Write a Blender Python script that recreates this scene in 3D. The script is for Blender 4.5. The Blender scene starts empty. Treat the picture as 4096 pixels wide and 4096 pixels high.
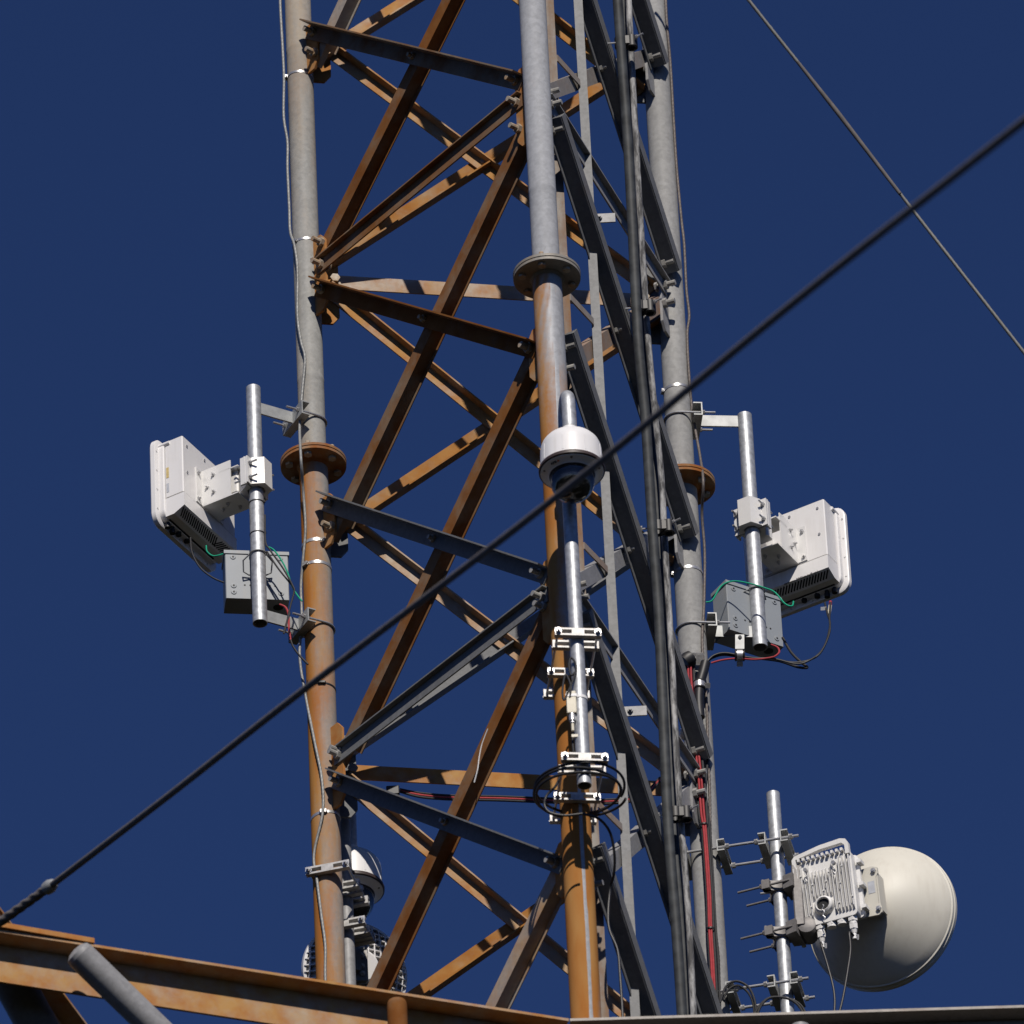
import bpy, math, random
from mathutils import Vector as V, Matrix
random.seed(7)
D = bpy.data; SC = bpy.context.scene; COL = SC.collection
R = math.radians

# ------------------------------------------------------------------ camera
FOC = 38544.5
PITCH, YAW, ROLL, AZ = 0.639511589, -0.000950802, -0.0491582314, 0.177882908
CAM = V((0, -30.5534694, -23.2289184))          # tower flange plane is z = 0; the ground lies 24.83 m below it
GROUND = -24.83
_fw = V((math.sin(YAW)*math.cos(PITCH), math.cos(YAW)*math.cos(PITCH), math.sin(PITCH)))
_rt = V((math.cos(YAW), -math.sin(YAW), 0)); _up = _rt.cross(_fw)
CR = _rt*math.cos(ROLL) + _up*math.sin(ROLL); CU = _up*math.cos(ROLL) - _rt*math.sin(ROLL)
cd = D.cameras.new('camera'); cam = D.objects.new('camera', cd); COL.objects.link(cam)
cam.matrix_world = Matrix(((CR.x, CU.x, -_fw.x, CAM.x), (CR.y, CU.y, -_fw.y, CAM.y), (CR.z, CU.z, -_fw.z, CAM.z), (0, 0, 0, 1)))
cd.sensor_width = 36; cd.lens = 36*FOC/4096; cd.clip_start = .5; cd.clip_end = 6000
cd.dof.use_dof = True; cd.dof.focus_distance = 38.4; cd.dof.aperture_fstop = 5.0
SC.camera = cam

# ------------------------------------------------------------------ sun, sky, exposure
SUN_EL, SUN_AZ = R(40), R(6)                     # azimuth measured from behind the camera, towards its right
SD = V((math.sin(SUN_AZ)*math.cos(SUN_EL), -math.cos(SUN_AZ)*math.cos(SUN_EL), math.sin(SUN_EL)))
ld = D.lights.new('sun', 'SUN'); ld.energy = 4.6; ld.angle = R(.53); ld.color = (1, .93, .84)
sun = D.objects.new('sun', ld); COL.objects.link(sun)
sun.rotation_euler = SD.to_track_quat('Z', 'Y').to_euler(); sun.location = (0, -20, 30)
W = D.worlds.new('World'); SC.world = W; W.use_nodes = True
nt = W.node_tree; bg = nt.nodes['Background']
sky = nt.nodes.new('ShaderNodeTexSky'); sky.sky_type = 'NISHITA'; sky.sun_disc = False
sky.sun_elevation = SUN_EL; sky.sun_rotation = math.atan2(SD.x, SD.y)
sky.altitude = 3000; sky.air_density = 1.0; sky.dust_density = .0; sky.ozone_density = 10.0
tint = nt.nodes.new('ShaderNodeMix'); tint.data_type = 'RGBA'; tint.blend_type = 'MULTIPLY'; tint.inputs[0].default_value = 1; tint.inputs[7].default_value = (1.03, 1.03, 1.3, 1)   # deep polarised blue
nt.links.new(sky.outputs[0], tint.inputs[6]); nt.links.new(tint.outputs[2], bg.inputs[0]); bg.inputs[1].default_value = .05
SC.view_settings.view_transform = 'Standard'; SC.view_settings.look = 'None'
SC.view_settings.exposure = -.2; SC.view_settings.gamma = 1
SC.cycles.max_bounces = 6; SC.cycles.diffuse_bounces = 1; SC.cycles.use_adaptive_sampling = True

# ------------------------------------------------------------------ placing by sight line and a known distance
def ray(x, y): return (_fw*FOC + CR*(x-2048) - CU*(y-2048)).normalized()
def PY(x, y, Y):
    d = ray(x, y); return CAM + d*((Y-CAM.y)/d.y)
def PZ(x, y, Z):
    d = ray(x, y); return CAM + d*((Z-CAM.z)/d.z)
def PD(x, y, dist): return CAM + ray(x, y)*dist
def PN(x, y, A, n):
    d = ray(x, y); return CAM + d*((A-CAM).dot(n)/d.dot(n))

# ------------------------------------------------------------------ materials
def nmat(name):
    m = D.materials.new(name); m.use_nodes = True
    t = m.node_tree; return m, t, t.nodes['Principled BSDF'], t.nodes.new, t.links.new
def plain(name, col, rough=.5, metal=0, var=.12, scale=30, bump=0, spec=.5, dirt=0):
    m, t, b, N, L = nmat(name)
    tc = N('ShaderNodeTexCoord'); no = N('ShaderNodeTexNoise'); no.inputs['Scale'].default_value = scale; no.inputs['Detail'].default_value = 5
    L(tc.outputs['Object'], no.inputs['Vector'])
    cr = N('ShaderNodeValToRGB'); e = cr.color_ramp.elements
    e[0].position = .3; e[1].position = .72
    e[0].color = [c*(1-var) for c in col]+[1]; e[1].color = [min(1, c*(1+var)) for c in col]+[1]
    L(no.outputs[0], cr.inputs[0]); L(cr.outputs[0], b.inputs['Base Color'])
    if dirt:                                      # dust and rain runs
        mp = N('ShaderNodeMapping'); mp.inputs['Scale'].default_value = (1, 1, .07); L(tc.outputs['Object'], mp.inputs[0])
        d1 = N('ShaderNodeTexNoise'); d1.inputs['Scale'].default_value = 55; d1.inputs['Detail'].default_value = 6; L(mp.outputs[0], d1.inputs['Vector'])
        d2 = N('ShaderNodeTexNoise'); d2.inputs['Scale'].default_value = 9; d2.inputs['Detail'].default_value = 6; L(tc.outputs['Object'], d2.inputs['Vector'])
        mu = N('ShaderNodeMath'); mu.operation = 'MULTIPLY'; L(d1.outputs[0], mu.inputs[0]); L(d2.outputs[0], mu.inputs[1])
        dr = N('ShaderNodeMapRange'); dr.inputs[1].default_value = .24; dr.inputs[2].default_value = .42; dr.inputs[3].default_value = 0; dr.inputs[4].default_value = dirt; L(mu.outputs[0], dr.inputs[0])
        mx = N('ShaderNodeMix'); mx.data_type = 'RGBA'; L(dr.outputs[0], mx.inputs[0]); L(cr.outputs[0], mx.inputs[6]); mx.inputs[7].default_value = (.36, .31, .24, 1)
        L(mx.outputs[2], b.inputs['Base Color'])
    b.inputs['Roughness'].default_value = rough; b.inputs['Metallic'].default_value = metal
    b.inputs['Specular IOR Level'].default_value = spec
    if bump:
        bp = N('ShaderNodeBump'); bp.inputs['Strength'].default_value = bump; bp.inputs['Distance'].default_value = .002
        L(no.outputs[0], bp.inputs['Height']); L(bp.outputs[0], b.inputs['Normal'])
    return m
GALV = (.40, .41, .42); TAN = (.50, .33, .17); ORNG = (.40, .155, .035); DEEP = (.26, .10, .03)
def galv(name, prof, base=GALV, r1=TAN, r2=ORNG, scale=6, stretch=.25, rough=.55, metal=.15, streak=None, seed=0, soft=.22, side=None, vary=.0, spec=.15):
    """weathered zinc with rust: prof = float or [(z, amount)...], the share of rust along the height"""
    m, t, b, N, L = nmat(name)
    tc = N('ShaderNodeTexCoord')
    mp = N('ShaderNodeMapping'); mp.inputs['Scale'].default_value = (1, 1, stretch); mp.inputs['Location'].default_value = (seed*3.1, seed*1.7, seed*.9)
    L(tc.outputs['Object'], mp.inputs[0])
    n1 = N('ShaderNodeTexNoise'); n1.inputs['Scale'].default_value = scale; n1.inputs['Detail'].default_value = 7; n1.inputs['Roughness'].default_value = .62
    L(mp.outputs[0], n1.inputs['Vector'])
    n2 = N('ShaderNodeTexNoise'); n2.inputs['Scale'].default_value = 70; n2.inputs['Detail'].default_value = 4
    L(tc.outputs['Object'], n2.inputs['Vector'])
    n3 = N('ShaderNodeTexNoise'); n3.inputs['Scale'].default_value = scale*2.3; n3.inputs['Detail'].default_value = 6
    L(mp.outputs[0], n3.inputs['Vector'])
    def math_(op, a, bb):
        q = N('ShaderNodeMath'); q.operation = op
        for i, s in enumerate((a, bb)):
            if hasattr(s, 'is_linked'): L(s, q.inputs[i])
            else: q.inputs[i].default_value = s
        return q.outputs[0]
    sx = N('ShaderNodeSeparateXYZ'); L(tc.outputs['Object'], sx.inputs[0])
    if isinstance(prof, (int, float)): amt = prof
    else:
        z0, z1 = prof[0][0], prof[-1][0]
        mr = N('ShaderNodeMapRange'); mr.inputs[1].default_value = z0; mr.inputs[2].default_value = z1
        L(sx.outputs[2], mr.inputs[0])
        cr = N('ShaderNodeValToRGB'); el = cr.color_ramp.elements
        for i, (z, a) in enumerate(prof):
            p = (z-z0)/(z1-z0)
            e = el[0] if i == 0 else (el[1] if i == len(prof)-1 else el.new(p))
            e.position = p; e.color = (a, a, a, 1)
        L(mr.outputs[0], cr.inputs[0]); amt = cr.outputs[0]
    # rust mask: noise + amount
    v = math_('ADD', math_('MULTIPLY', n1.outputs[0], 1.0), math_('MULTIPLY', n2.outputs[0], .18))
    v = math_('ADD', v, amt)
    oi = N('ShaderNodeObjectInfo'); v = math_('ADD', v, math_('MULTIPLY', math_('SUBTRACT', oi.outputs['Random'], .5), vary))
    vo = N('ShaderNodeTexVoronoi'); vo.inputs['Scale'].default_value = 48; L(tc.outputs['Object'], vo.inputs['Vector'])
    sv = N('ShaderNodeSeparateColor'); L(vo.outputs['Color'], sv.inputs[0])
    n4 = N('ShaderNodeTexNoise'); n4.inputs['Scale'].default_value = 3.2; n4.inputs['Detail'].default_value = 3
    L(mp.outputs[0], n4.inputs['Vector'])
    if side is not None:                          # one side of the tube has rusted more than the other
        v = math_('ADD', v, math_('MULTIPLY', math_('SUBTRACT', sx.outputs[0], side[0]), side[1]))
    if streak is not None:                        # bare zinc trail washed down the tube, by angle round it, with feathered arcs
        ax, ay, dirx, diry, w, ztop = streak
        dx = math_('SUBTRACT', sx.outputs[0], ax); dy = math_('SUBTRACT', sx.outputs[1], ay)
        lat = math_('ADD', math_('MULTIPLY', dx, diry), math_('MULTIPLY', dy, -dirx))
        al = math_('ABSOLUTE', math_('ADD', lat, math_('MULTIPLY', math_('SUBTRACT', n3.outputs[0], .5), .012)), 0)
        s = N('ShaderNodeMapRange'); s.inputs[1].default_value = w; s.inputs[2].default_value = w*2.2; s.inputs[3].default_value = -.55; s.inputs[4].default_value = 0
        L(al, s.inputs[0])
        arc = math_('SINE', math_('ADD', math_('MULTIPLY', sx.outputs[2], 44), math_('ADD', math_('MULTIPLY', al, 210), math_('MULTIPLY', n1.outputs[0], 9))), 0)
        zz = N('ShaderNodeMapRange'); zz.inputs[1].default_value = ztop-.65; zz.inputs[2].default_value = ztop; zz.inputs[3].default_value = 0; zz.inputs[4].default_value = .05
        L(sx.outputs[2], zz.inputs[0])
        v = math_('ADD', v, math_('MULTIPLY', lat, 2.0))
        v = math_('ADD', v, math_('ADD', s.outputs[0], math_('MULTIPLY', arc, zz.outputs[0])))
    mr2 = N('ShaderNodeMapRange'); mr2.interpolation_type = 'SMOOTHSTEP'
    mr2.inputs[1].default_value = 1.09-soft; mr2.inputs[2].default_value = 1.09+soft; L(v, mr2.inputs[0])
    c1 = N('ShaderNodeValToRGB'); e = c1.color_ramp.elements
    e[0].position = .3; e[1].position = .7
    e[0].color = [c*.8 for c in base]+[1]; e[1].color = [c*1.15 for c in base]+[1]
    sp_ = math_('ADD', math_('MULTIPLY', n2.outputs[0], .5), math_('ADD', math_('MULTIPLY', sv.outputs[0], .16), math_('MULTIPLY', n4.outputs[0], .36)))
    L(sp_, c1.inputs[0])
    c2 = N('ShaderNodeValToRGB'); e = c2.color_ramp.elements
    e[0].position = .36; e[1].position = .66; e[0].color = list(r2)+[1]; e[1].color = list(r1)+[1]
    L(n3.outputs[0], c2.inputs[0])
    mx = N('ShaderNodeMix'); mx.data_type = 'RGBA'; L(mr2.outputs[0], mx.inputs[0]); L(c1.outputs[0], mx.inputs[6]); L(c2.outputs[0], mx.inputs[7])
    L(mx.outputs[2], b.inputs['Base Color'])
    rr = math_('ADD', math_('MULTIPLY', mr2.outputs[0], .9-rough), rough); L(rr, b.inputs['Roughness'])
    mm = math_('MULTIPLY', math_('SUBTRACT', 1, mr2.outputs[0]), metal); L(mm, b.inputs['Metallic'])
    b.inputs['Specular IOR Level'].default_value = spec
    bp = N('ShaderNodeBump'); bp.inputs['Strength'].default_value = .25; bp.inputs['Distance'].default_value = .001
    L(n2.outputs[0], bp.inputs['Height']); L(bp.outputs[0], b.inputs['Normal'])
    return m

# tower plan: near leg M, left leg L, right leg RR
RAD = 1.5/math.sqrt(3)
def legxy(a): return V((RAD*math.sin(AZ+a), -RAD*math.cos(AZ+a), 0))
LL, LM, LR = legxy(-2*math.pi/3), legxy(0), legxy(2*math.pi/3)

M = {}
M['leg_left'] = galv('rusted_left_leg', [(0, .25), (.3, .36), (.5, .44), (.75, .56), (.92, .86), (1.05, .8), (1.2, .58), (1.6, .58), (2.0, .62), (2.15, .74), (2.3, .54), (2.6, .44), (3.2, .4)],
                   r1=(.43, .325, .19), r2=(.36, .20, .075), base=(.335, .335, .32), scale=7, stretch=.14, soft=.34, seed=1, metal=0, side=(LL.x, -2))
M['leg_left_low'] = galv('orange_rusted_left_leg', [(-6, .6), (-3.2, .62), (-2.9, .58), (-2.3, .70), (-1.9, .84), (-1.55, 1.05), (-1.2, .88), (-1.0, .62), (-.6, .70), (-.25, 1.0), (-.12, .82), (-.03, .5), (0, .5)],
                   r1=(.40, .20, .055), r2=(.37, .135, .026), base=(.29, .295, .29), scale=8, stretch=.16, soft=.26, seed=1.4, metal=0, side=(LL.x+.015, -3.2))
M['leg_near_up'] = galv('clean_zinc_near_leg', [(0, .12), (.5, .14), (1.2, .24), (1.6, .16), (3, .14)],
                   r1=(.40, .30, .18), r2=(.34, .2, .09), base=(.345, .355, .375), scale=5, stretch=.3, soft=.2, seed=2.5, metal=0, rough=.6)
M['leg_near'] = galv('rusted_near_leg', [(-5, 1.0), (-2.4, .95), (-1.7, .82), (-1.1, .72), (-.75, .68), (-.5, .60), (-.40, .82), (-.26, .78), (-.20, .44), (-.05, .42), (0, .4)],
                   r1=(.40, .205, .065), r2=(.35, .135, .03), base=(.345, .355, .375), scale=6, stretch=.22, soft=.2, seed=2, streak=(LM.x+.02, LM.y, 0, -1, .004, -.03))
M['leg_right'] = galv('zinc_right_leg', [(-5, .34), (-3.1, .42), (-2.6, .36), (-1.6, .24), (-.4, .30), (-.05, .34), (.02, .1), (3, .08)],
                   r1=(.44, .36, .26), r2=(.36, .2, .08), base=(.315, .315, .31), scale=6, stretch=.14, soft=.2, seed=3, metal=0, rough=.6)
M['rust'] = galv('brown_rusted_steel', .62, base=(.24, .19, .135), r1=(.215, .088, .024), r2=(.17, .060, .013), scale=5, stretch=1, vary=0.34, seed=4)
M['rust_pale'] = galv('pale_rusted_steel', .56, base=(.40, .37, .33), r1=(.44, .25, .09), r2=(.38, .16, .042), scale=6, stretch=1, vary=0.34, seed=5, soft=.3)
M['rust_orange'] = galv('orange_rusted_steel', .62, base=(.30, .24, .17), r1=(.36, .18, .055), r2=(.30, .12, .025), scale=5, stretch=1, vary=.3, seed=16)
M['rust_mid'] = galv('patchy_rusted_steel', .36, base=(.29, .27, .25), r1=(.32, .17, .07), r2=(.26, .10, .032), scale=5, stretch=1, vary=0.34, seed=6, soft=.3)
M['zinc'] = galv('weathered_zinc', .10, base=(.30, .30, .305), r1=(.33, .24, .14), r2=(.3, .17, .07), scale=6, stretch=.6, vary=0.16, seed=7)
M['rail'] = galv('grey_ladder_rail', .12, base=(.165, .168, .172), r1=(.26, .2, .13), r2=(.24, .14, .06), scale=9, stretch=.25, seed=14)
M['rail_rusty'] = galv('rusty_ladder_rail', .42, base=(.21, .2, .185), r1=(.26, .14, .05), r2=(.21, .08, .022), scale=9, stretch=.2, seed=15, soft=.25)
M['zinc_dull'] = galv('dull_grey_zinc', .16, metal=0, base=(.165, .168, .172), r1=(.19, .14, .09), r2=(.26, .15, .07), scale=7, stretch=.6, vary=0.16, seed=8)
M['flange'] = galv('rusted_flange_steel', .6, base=(.30, .25, .18), r1=(.30, .14, .05), r2=(.26, .085, .02), scale=9, stretch=1, seed=9)
M['flange_grey'] = galv('grey_flange_steel', .30, base=(.27, .255, .23), r1=(.26, .19, .11), r2=(.24, .12, .045), scale=9, stretch=1, seed=10)
M['gusset_rust'] = galv('rusted_gusset_steel', .72, base=(.40, .34, .26), r1=(.42, .22, .08), r2=(.38, .15, .04), scale=8, stretch=1, seed=11)
M['bolt_rust'] = galv('rusty_bolt_steel', .45, base=(.42, .38, .32), r1=(.38, .25, .13), r2=(.34, .17, .06), scale=30, stretch=1, seed=12)
M['bolt'] = plain('grey_bolt_steel', (.36, .35, .33), .5, .2, .2, 60)
M['pipe'] = plain('bright_galvanised_pipe', (.44, .455, .475), .5, .5, .25, 45, .25)
M['bracket'] = plain('matt_galvanised_bracket', (.33, .34, .34), .55, .3, .18, 25, .1)
M['bright'] = plain('bright_zinc_plate', (.47, .46, .45), .5, .25, .2, 60, .12)
M['steel'] = plain('stainless_steel', (.58, .575, .57), .36, .7, .1, 50)
M['cast'] = plain('cast_grey_metal', (.20, .19, .185), .55, .3, .15, 60, .2)
M['white'] = plain('white_enamel', (.80, .785, .775), .38, 0, .02, 5, 0, .5, .13)
M['white_alu'] = plain('white_powder_coated_metal', (.76, .75, .73), .42, .1, .03, 30)
M['cream'] = plain('cream_dish_paint', (.66, .635, .555), .5, 0, .03, 7, 0, .4, .16)
M['odu'] = plain('off_white_cast_housing', (.83, .82, .80), .48, 0, .03, 30, 0, .5, .1)
M['grey_box'] = plain('pale_grey_enamel', (.275, .30, .325), .5, 0, .04, 8, 0, .3, .22)
M['cam_white'] = plain('white_camera_housing', (.80, .79, .79), .42, 0, .02, 8, 0, .5, .2)
M['cam_ring'] = plain('light_grey_camera_ring', (.80, .80, .79), .4, 0, .03, 20)
M['seal'] = plain('dark_brown_seal', (.045, .03, .028), .5, 0, .1, 20)
M['black'] = plain('black_rubber', (.014, .014, .016), .5, 0, .25, 60)
M['dark'] = plain('dark_recess', (.012, .012, .013), .6, 0, .2, 40)
M['red'] = plain('red_cable_sheath', (.40, .045, .05), .35, 0, .12, 40)
M['green'] = plain('green_cable_sheath', (.0, .36, .2), .35, 0, .1, 40)
M['beige'] = plain('beige_plastic', (.66, .61, .48), .5, 0, .05, 30)
M['tag_white'] = plain('white_tag_plastic', (.78, .78, .78), .5, 0, .03, 20)
M['yellow'] = plain('yellow_label', (.62, .48, .2), .5, 0, .15, 90)
M['orange'] = plain('orange_label', (.72, .2, .03), .5, 0, .1, 40)
M['grey_tag'] = plain('grey_label', (.5, .52, .56), .5, 0, .1, 60)
M['coax'] = plain('dark_grey_coax_sheath', (.04, .044, .048), .62, 0, .45, 18, .3, .3)
M['rope'] = plain('grey_wire_rope', (.26, .265, .26), .55, .2, .2, 40)
M['rope_brown'] = plain('brown_wire_rope', (.13, .11, .10), .6, .2, .25, 40)
M['guy'] = plain('dark_guy_wire', (.13, .118, .115), .8, 0, .2, 30)
M['guy_grey'] = galv('weathered_guy_wire', .0, base=(.2, .2, .19), scale=2, stretch=1)
m, t, b, N, L = nmat('worn_grey_coax_sheath')
tc = N('ShaderNodeTexCoord'); mp = N('ShaderNodeMapping'); mp.inputs['Scale'].default_value = (1, 1, .18); L(tc.outputs['Object'], mp.inputs[0])
no = N('ShaderNodeTexNoise'); no.inputs['Scale'].default_value = 42; no.inputs['Detail'].default_value = 8; no.inputs['Roughness'].default_value = .7; L(mp.outputs[0], no.inputs['Vector'])
cr = N('ShaderNodeValToRGB'); e = cr.color_ramp.elements; e[0].position = .42; e[1].position = .62; e[0].color = (.06, .06, .062, 1); e[1].color = (.42, .42, .42, 1)
L(no.outputs[0], cr.inputs[0]); L(cr.outputs[0], b.inputs['Base Color']); b.inputs['Roughness'].default_value = .8; M['coax_worn'] = m
m, t, b, N, L = nmat('clear_dome_glass')
b.inputs['Base Color'].default_value = (.92, .94, .96, 1); b.inputs['Roughness'].default_value = .02; b.inputs['Transmission Weight'].default_value = 1; b.inputs['IOR'].default_value = 1.45; M['glass'] = m
m, t, b, N, L = nmat('dry_grass_and_soil')
tc = N('ShaderNodeTexCoord'); no = N('ShaderNodeTexNoise'); no.inputs['Scale'].default_value = .35; no.inputs['Detail'].default_value = 9; L(tc.outputs['Object'], no.inputs['Vector'])
cr = N('ShaderNodeValToRGB'); e = cr.color_ramp.elements; e[0].position = .35; e[1].position = .7; e[0].color = (.011, .011, .007, 1); e[1].color = (.024, .023, .015, 1)
L(no.outputs[0], cr.inputs[0]); L(cr.outputs[0], b.inputs['Base Color']); b.inputs['Roughness'].default_value = 1; b.inputs['Specular IOR Level'].default_value = 0; M['ground'] = m

# ------------------------------------------------------------------ mesh helpers
def perp(d):
    a = V((0, 0, 1)) if abs(d.z) < .9 else V((1, 0, 0))
    x = d.cross(a).normalized(); return x, d.cross(x).normalized()
class MB:
    def __init__(s): s.v = []; s.f = []; s.cut = []
    def nx(s): s.cut.append((len(s.v), len(s.f))); return s
    def add(s, vs, fs):
        o = len(s.v); s.v += [tuple(p) for p in vs]; s.f += [tuple(i+o for i in f) for f in fs]; return s
    def obox(s, c, X, Y, Z, hx, hy, hz, bev=0):
        c = V(c); P = []
        if not bev:
            for k in (-1, 1):
                for j in (-1, 1):
                    for i in (-1, 1): P.append(c+X*i*hx+Y*j*hy+Z*k*hz)
            return s.add(P, [(0, 2, 3, 1), (4, 5, 7, 6), (0, 1, 5, 4), (2, 6, 7, 3), (0, 4, 6, 2), (1, 3, 7, 5)])
        return s.prism([(-hx+bev, -hy), (hx-bev, -hy), (hx, -hy+bev), (hx, hy-bev), (hx-bev, hy), (-hx+bev, hy), (-hx, hy-bev), (-hx, -hy+bev)], c-Z*hz, X, Y, Z*(2*hz))
    def box(s, c, h): return s.obox(c, V((1, 0, 0)), V((0, 1, 0)), V((0, 0, 1)), *h)
    def prism(s, poly, O, X, Y, E, E0=None):
        """2-D outline (x along X, y along Y) swept from O to O+E"""
        O = V(O); n = len(poly)
        a = [O+X*p[0]+Y*p[1] for p in poly]; bb = [q+E for q in a]
        return s.add(a+bb, [tuple(range(n-1, -1, -1)), tuple(range(n, 2*n))]+[(i, (i+1) % n, n+(i+1) % n, n+i) for i in range(n)])
    def cyl(s, a, b_, r, n=16, r2=None, caps=True):
        a, b_ = V(a), V(b_); d = (b_-a).normalized(); X, Y = perp(d); r2 = r if r2 is None else r2
        A = [a+(X*math.cos(2*math.pi*i/n)+Y*math.sin(2*math.pi*i/n))*r for i in range(n)]
        B = [b_+(X*math.cos(2*math.pi*i/n)+Y*math.sin(2*math.pi*i/n))*r2 for i in range(n)]
        f = [(i, (i+1) % n, n+(i+1) % n, n+i) for i in range(n)]
        if caps: f += [tuple(range(n-1, -1, -1)), tuple(range(n, 2*n))]
        return s.add(A+B, f)
    def hollow(s, a, b_, r, w=.004, n=24):
        a, b_ = V(a), V(b_); d = (b_-a).normalized(); X, Y = perp(d)
        P = []
        for p, rr in ((a, r), (b_, r), (b_, r-w), (a, r-w)):
            P += [p+(X*math.cos(2*math.pi*i/n)+Y*math.sin(2*math.pi*i/n))*rr for i in range(n)]
        f = []
        for k in range(4):
            k2 = (k+1) % 4
            f += [(k*n+i, k*n+(i+1) % n, k2*n+(i+1) % n, k2*n+i) for i in range(n)]
        return s.add(P, f)
    def tube(s, pts, r, n=10, lobes=0, lay=.05, caps=True, rs=None):
        pts = [V(p) for p in pts]; X = None; P = []; acc = 0
        for k, p in enumerate(pts):
            d = (pts[min(k+1, len(pts)-1)]-pts[max(k-1, 0)]).normalized()
            if X is None: X, Y = perp(d)
            else:
                X = (X-d*X.dot(d)).normalized(); Y = d.cross(X); acc += (p-pts[k-1]).length
            rr = rs[k] if rs else r
            for i in range(n):
                a = 2*math.pi*i/n
                q = rr*(1+.09*math.cos(lobes*a)) if lobes else rr
                a2 = a + (2*math.pi*acc/lay/ max(lobes, 1)*1.0 if lobes else 0)
                P.append(p+(X*math.cos(a2)+Y*math.sin(a2))*q)
        K = len(pts)
        f = [(k*n+i, k*n+(i+1) % n, (k+1)*n+(i+1) % n, (k+1)*n+i) for k in range(K-1) for i in range(n)]
        if caps: f += [tuple(range(n-1, -1, -1)), tuple((K-1)*n+i for i in range(n))]
        return s.add(P, f)
    def lathe(s, prof, O, A, n=48, closed=False, a0=0, a1=2*math.pi):
        """prof = [(radius, height along A)...]"""
        O, A = V(O), V(A).normalized(); X, Y = perp(A); P = []; full = abs(a1-a0-2*math.pi) < 1e-6
        m_ = n if full else n+1
        for r_, h in prof:
            for i in range(m_):
                a = a0+(a1-a0)*i/n
                P.append(O+A*h+(X*math.cos(a)+Y*math.sin(a))*r_)
        f = []
        K = len(prof); ks = range(K) if closed else range(K-1)
        for k in ks:
            k2 = (k+1) % K
            for i in range(n if full else n):
                j = (i+1) % m_
                f.append((k*m_+i, k*m_+j, k2*m_+j, k2*m_+i))
        if not closed and full:
            if prof[0][0] > 1e-6: f.append(tuple(range(m_-1, -1, -1)))
            if prof[-1][0] > 1e-6: f.append(tuple((K-1)*m_+i for i in range(m_)))
        return s.add(P, f)
    def hexa(s, a, b_, r):
        return s.cyl(a, b_, r, 6)
    def bolt(s, p, d, size=.011, head=.022, stick=.03, plate=.02):
        """head behind the plates, nut and thread towards d"""
        p = V(p); d = V(d).normalized()
        s.hexa(p, p+d*head*.75, head); s.cyl(p, p+d*(head*.75+stick), size, 10)
        s.hexa(p-d*plate, p-d*(plate+head*.6), head); s.cyl(p-d*plate, p+d*.001, size, 8)
        return s.nx()
    def each(s, name, mat, parent, smooth=.55):
        """one object per piece"""
        v0 = f0 = 0; out = []
        for v1, f1 in s.cut+([(len(s.v), len(s.f))] if not s.cut or s.cut[-1][0] < len(s.v) else []):
            m_ = MB(); m_.v = s.v[v0:v1]; m_.f = [tuple(i-v0 for i in f) for f in s.f[f0:f1]]
            out.append(m_.build(name, mat, parent, smooth)); v0, f0 = v1, f1
        return out
    def build(s, name, mat, parent=None, smooth=.55, label=None):
        me = D.meshes.new(name); off = root_loc(parent) if parent else V((0, 0, 0))
        me.from_pydata([(x-off.x, y-off.y, z-off.z) for x, y, z in s.v], [], s.f)
        import bmesh
        bm = bmesh.new(); bm.from_mesh(me); bmesh.ops.remove_doubles(bm, verts=bm.verts, dist=1e-6); bmesh.ops.recalc_face_normals(bm, faces=bm.faces); bm.to_mesh(me); bm.free()
        me.materials.append(M[mat] if isinstance(mat, str) else mat)
        for p in me.polygons: p.use_smooth = True
        me.set_sharp_from_angle(angle=smooth)
        o = D.objects.new(name, me); COL.objects.link(o)
        if parent: o.parent = parent
        if label: o['label'] = label
        return o
def root_loc(o):
    while o.parent: o = o.parent
    return V(o.location)
def thing(name, label, cat, loc=(0, 0, 0), group=None):
    o = D.objects.new(name, None); COL.objects.link(o); o.location = loc; o.empty_display_size = .1
    o['label'] = label; o['category'] = cat
    if group: o['group'] = group
    return o
def single(mb, name, mat, label, cat, group=None, smooth=.55):
    o = mb.build(name, mat, None, smooth); o['label'] = label; o['category'] = cat
    if group: o['group'] = group
    # origin at the thing's own middle
    c = V((0, 0, 0))
    for v in o.data.vertices: c += v.co
    c /= len(o.data.vertices)
    for v in o.data.vertices: v.co -= c
    o.location = c
    return o
def spline(pts, n=8):
    pts = [V(p) for p in pts]; out = []
    for i in range(len(pts)-1):
        p0, p1, p2, p3 = pts[max(i-1, 0)], pts[i], pts[i+1], pts[min(i+2, len(pts)-1)]
        for k in range(n):
            t_ = k/n
            out.append(.5*((2*p1)+(p2-p0)*t_+(2*p0-5*p1+4*p2-p3)*t_*t_+(3*p1-p0-3*p2+p3)*t_**3))
    out.append(pts[-1]); return out
def resample(pts, step):
    out = [pts[0]]; carry = 0
    for a, b_ in zip(pts, pts[1:]):
        l = (b_-a).length; d = step-carry
        while d <= l: out.append(a.lerp(b_, d/l)); d += step
        carry = l-(d-step)
    out.append(pts[-1]); return out
def text_mesh(body, size, O, X, Y, name, mat, parent, extrude=.0006, bold=False):
    cu = D.curves.new('lettering', 'FONT'); cu.body = body; cu.size = size; cu.extrude = extrude; cu.align_x = 'CENTER'; cu.align_y = 'CENTER'
    if bold: cu.offset = size*.02
    o = D.objects.new('lettering', cu); COL.objects.link(o)
    me = D.meshes.new_from_object(o.evaluated_get(bpy.context.evaluated_depsgraph_get()))
    D.objects.remove(o); D.curves.remove(cu)
    Z = X.cross(Y); off = root_loc(parent)
    for v in me.vertices: v.co = V(O)-off+X*v.co.x+Y*v.co.y+Z*v.co.z
    me.materials.clear(); me.materials.append(M[mat])
    r = D.objects.new(name, me); COL.objects.link(r); r.parent = parent; return r
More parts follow.
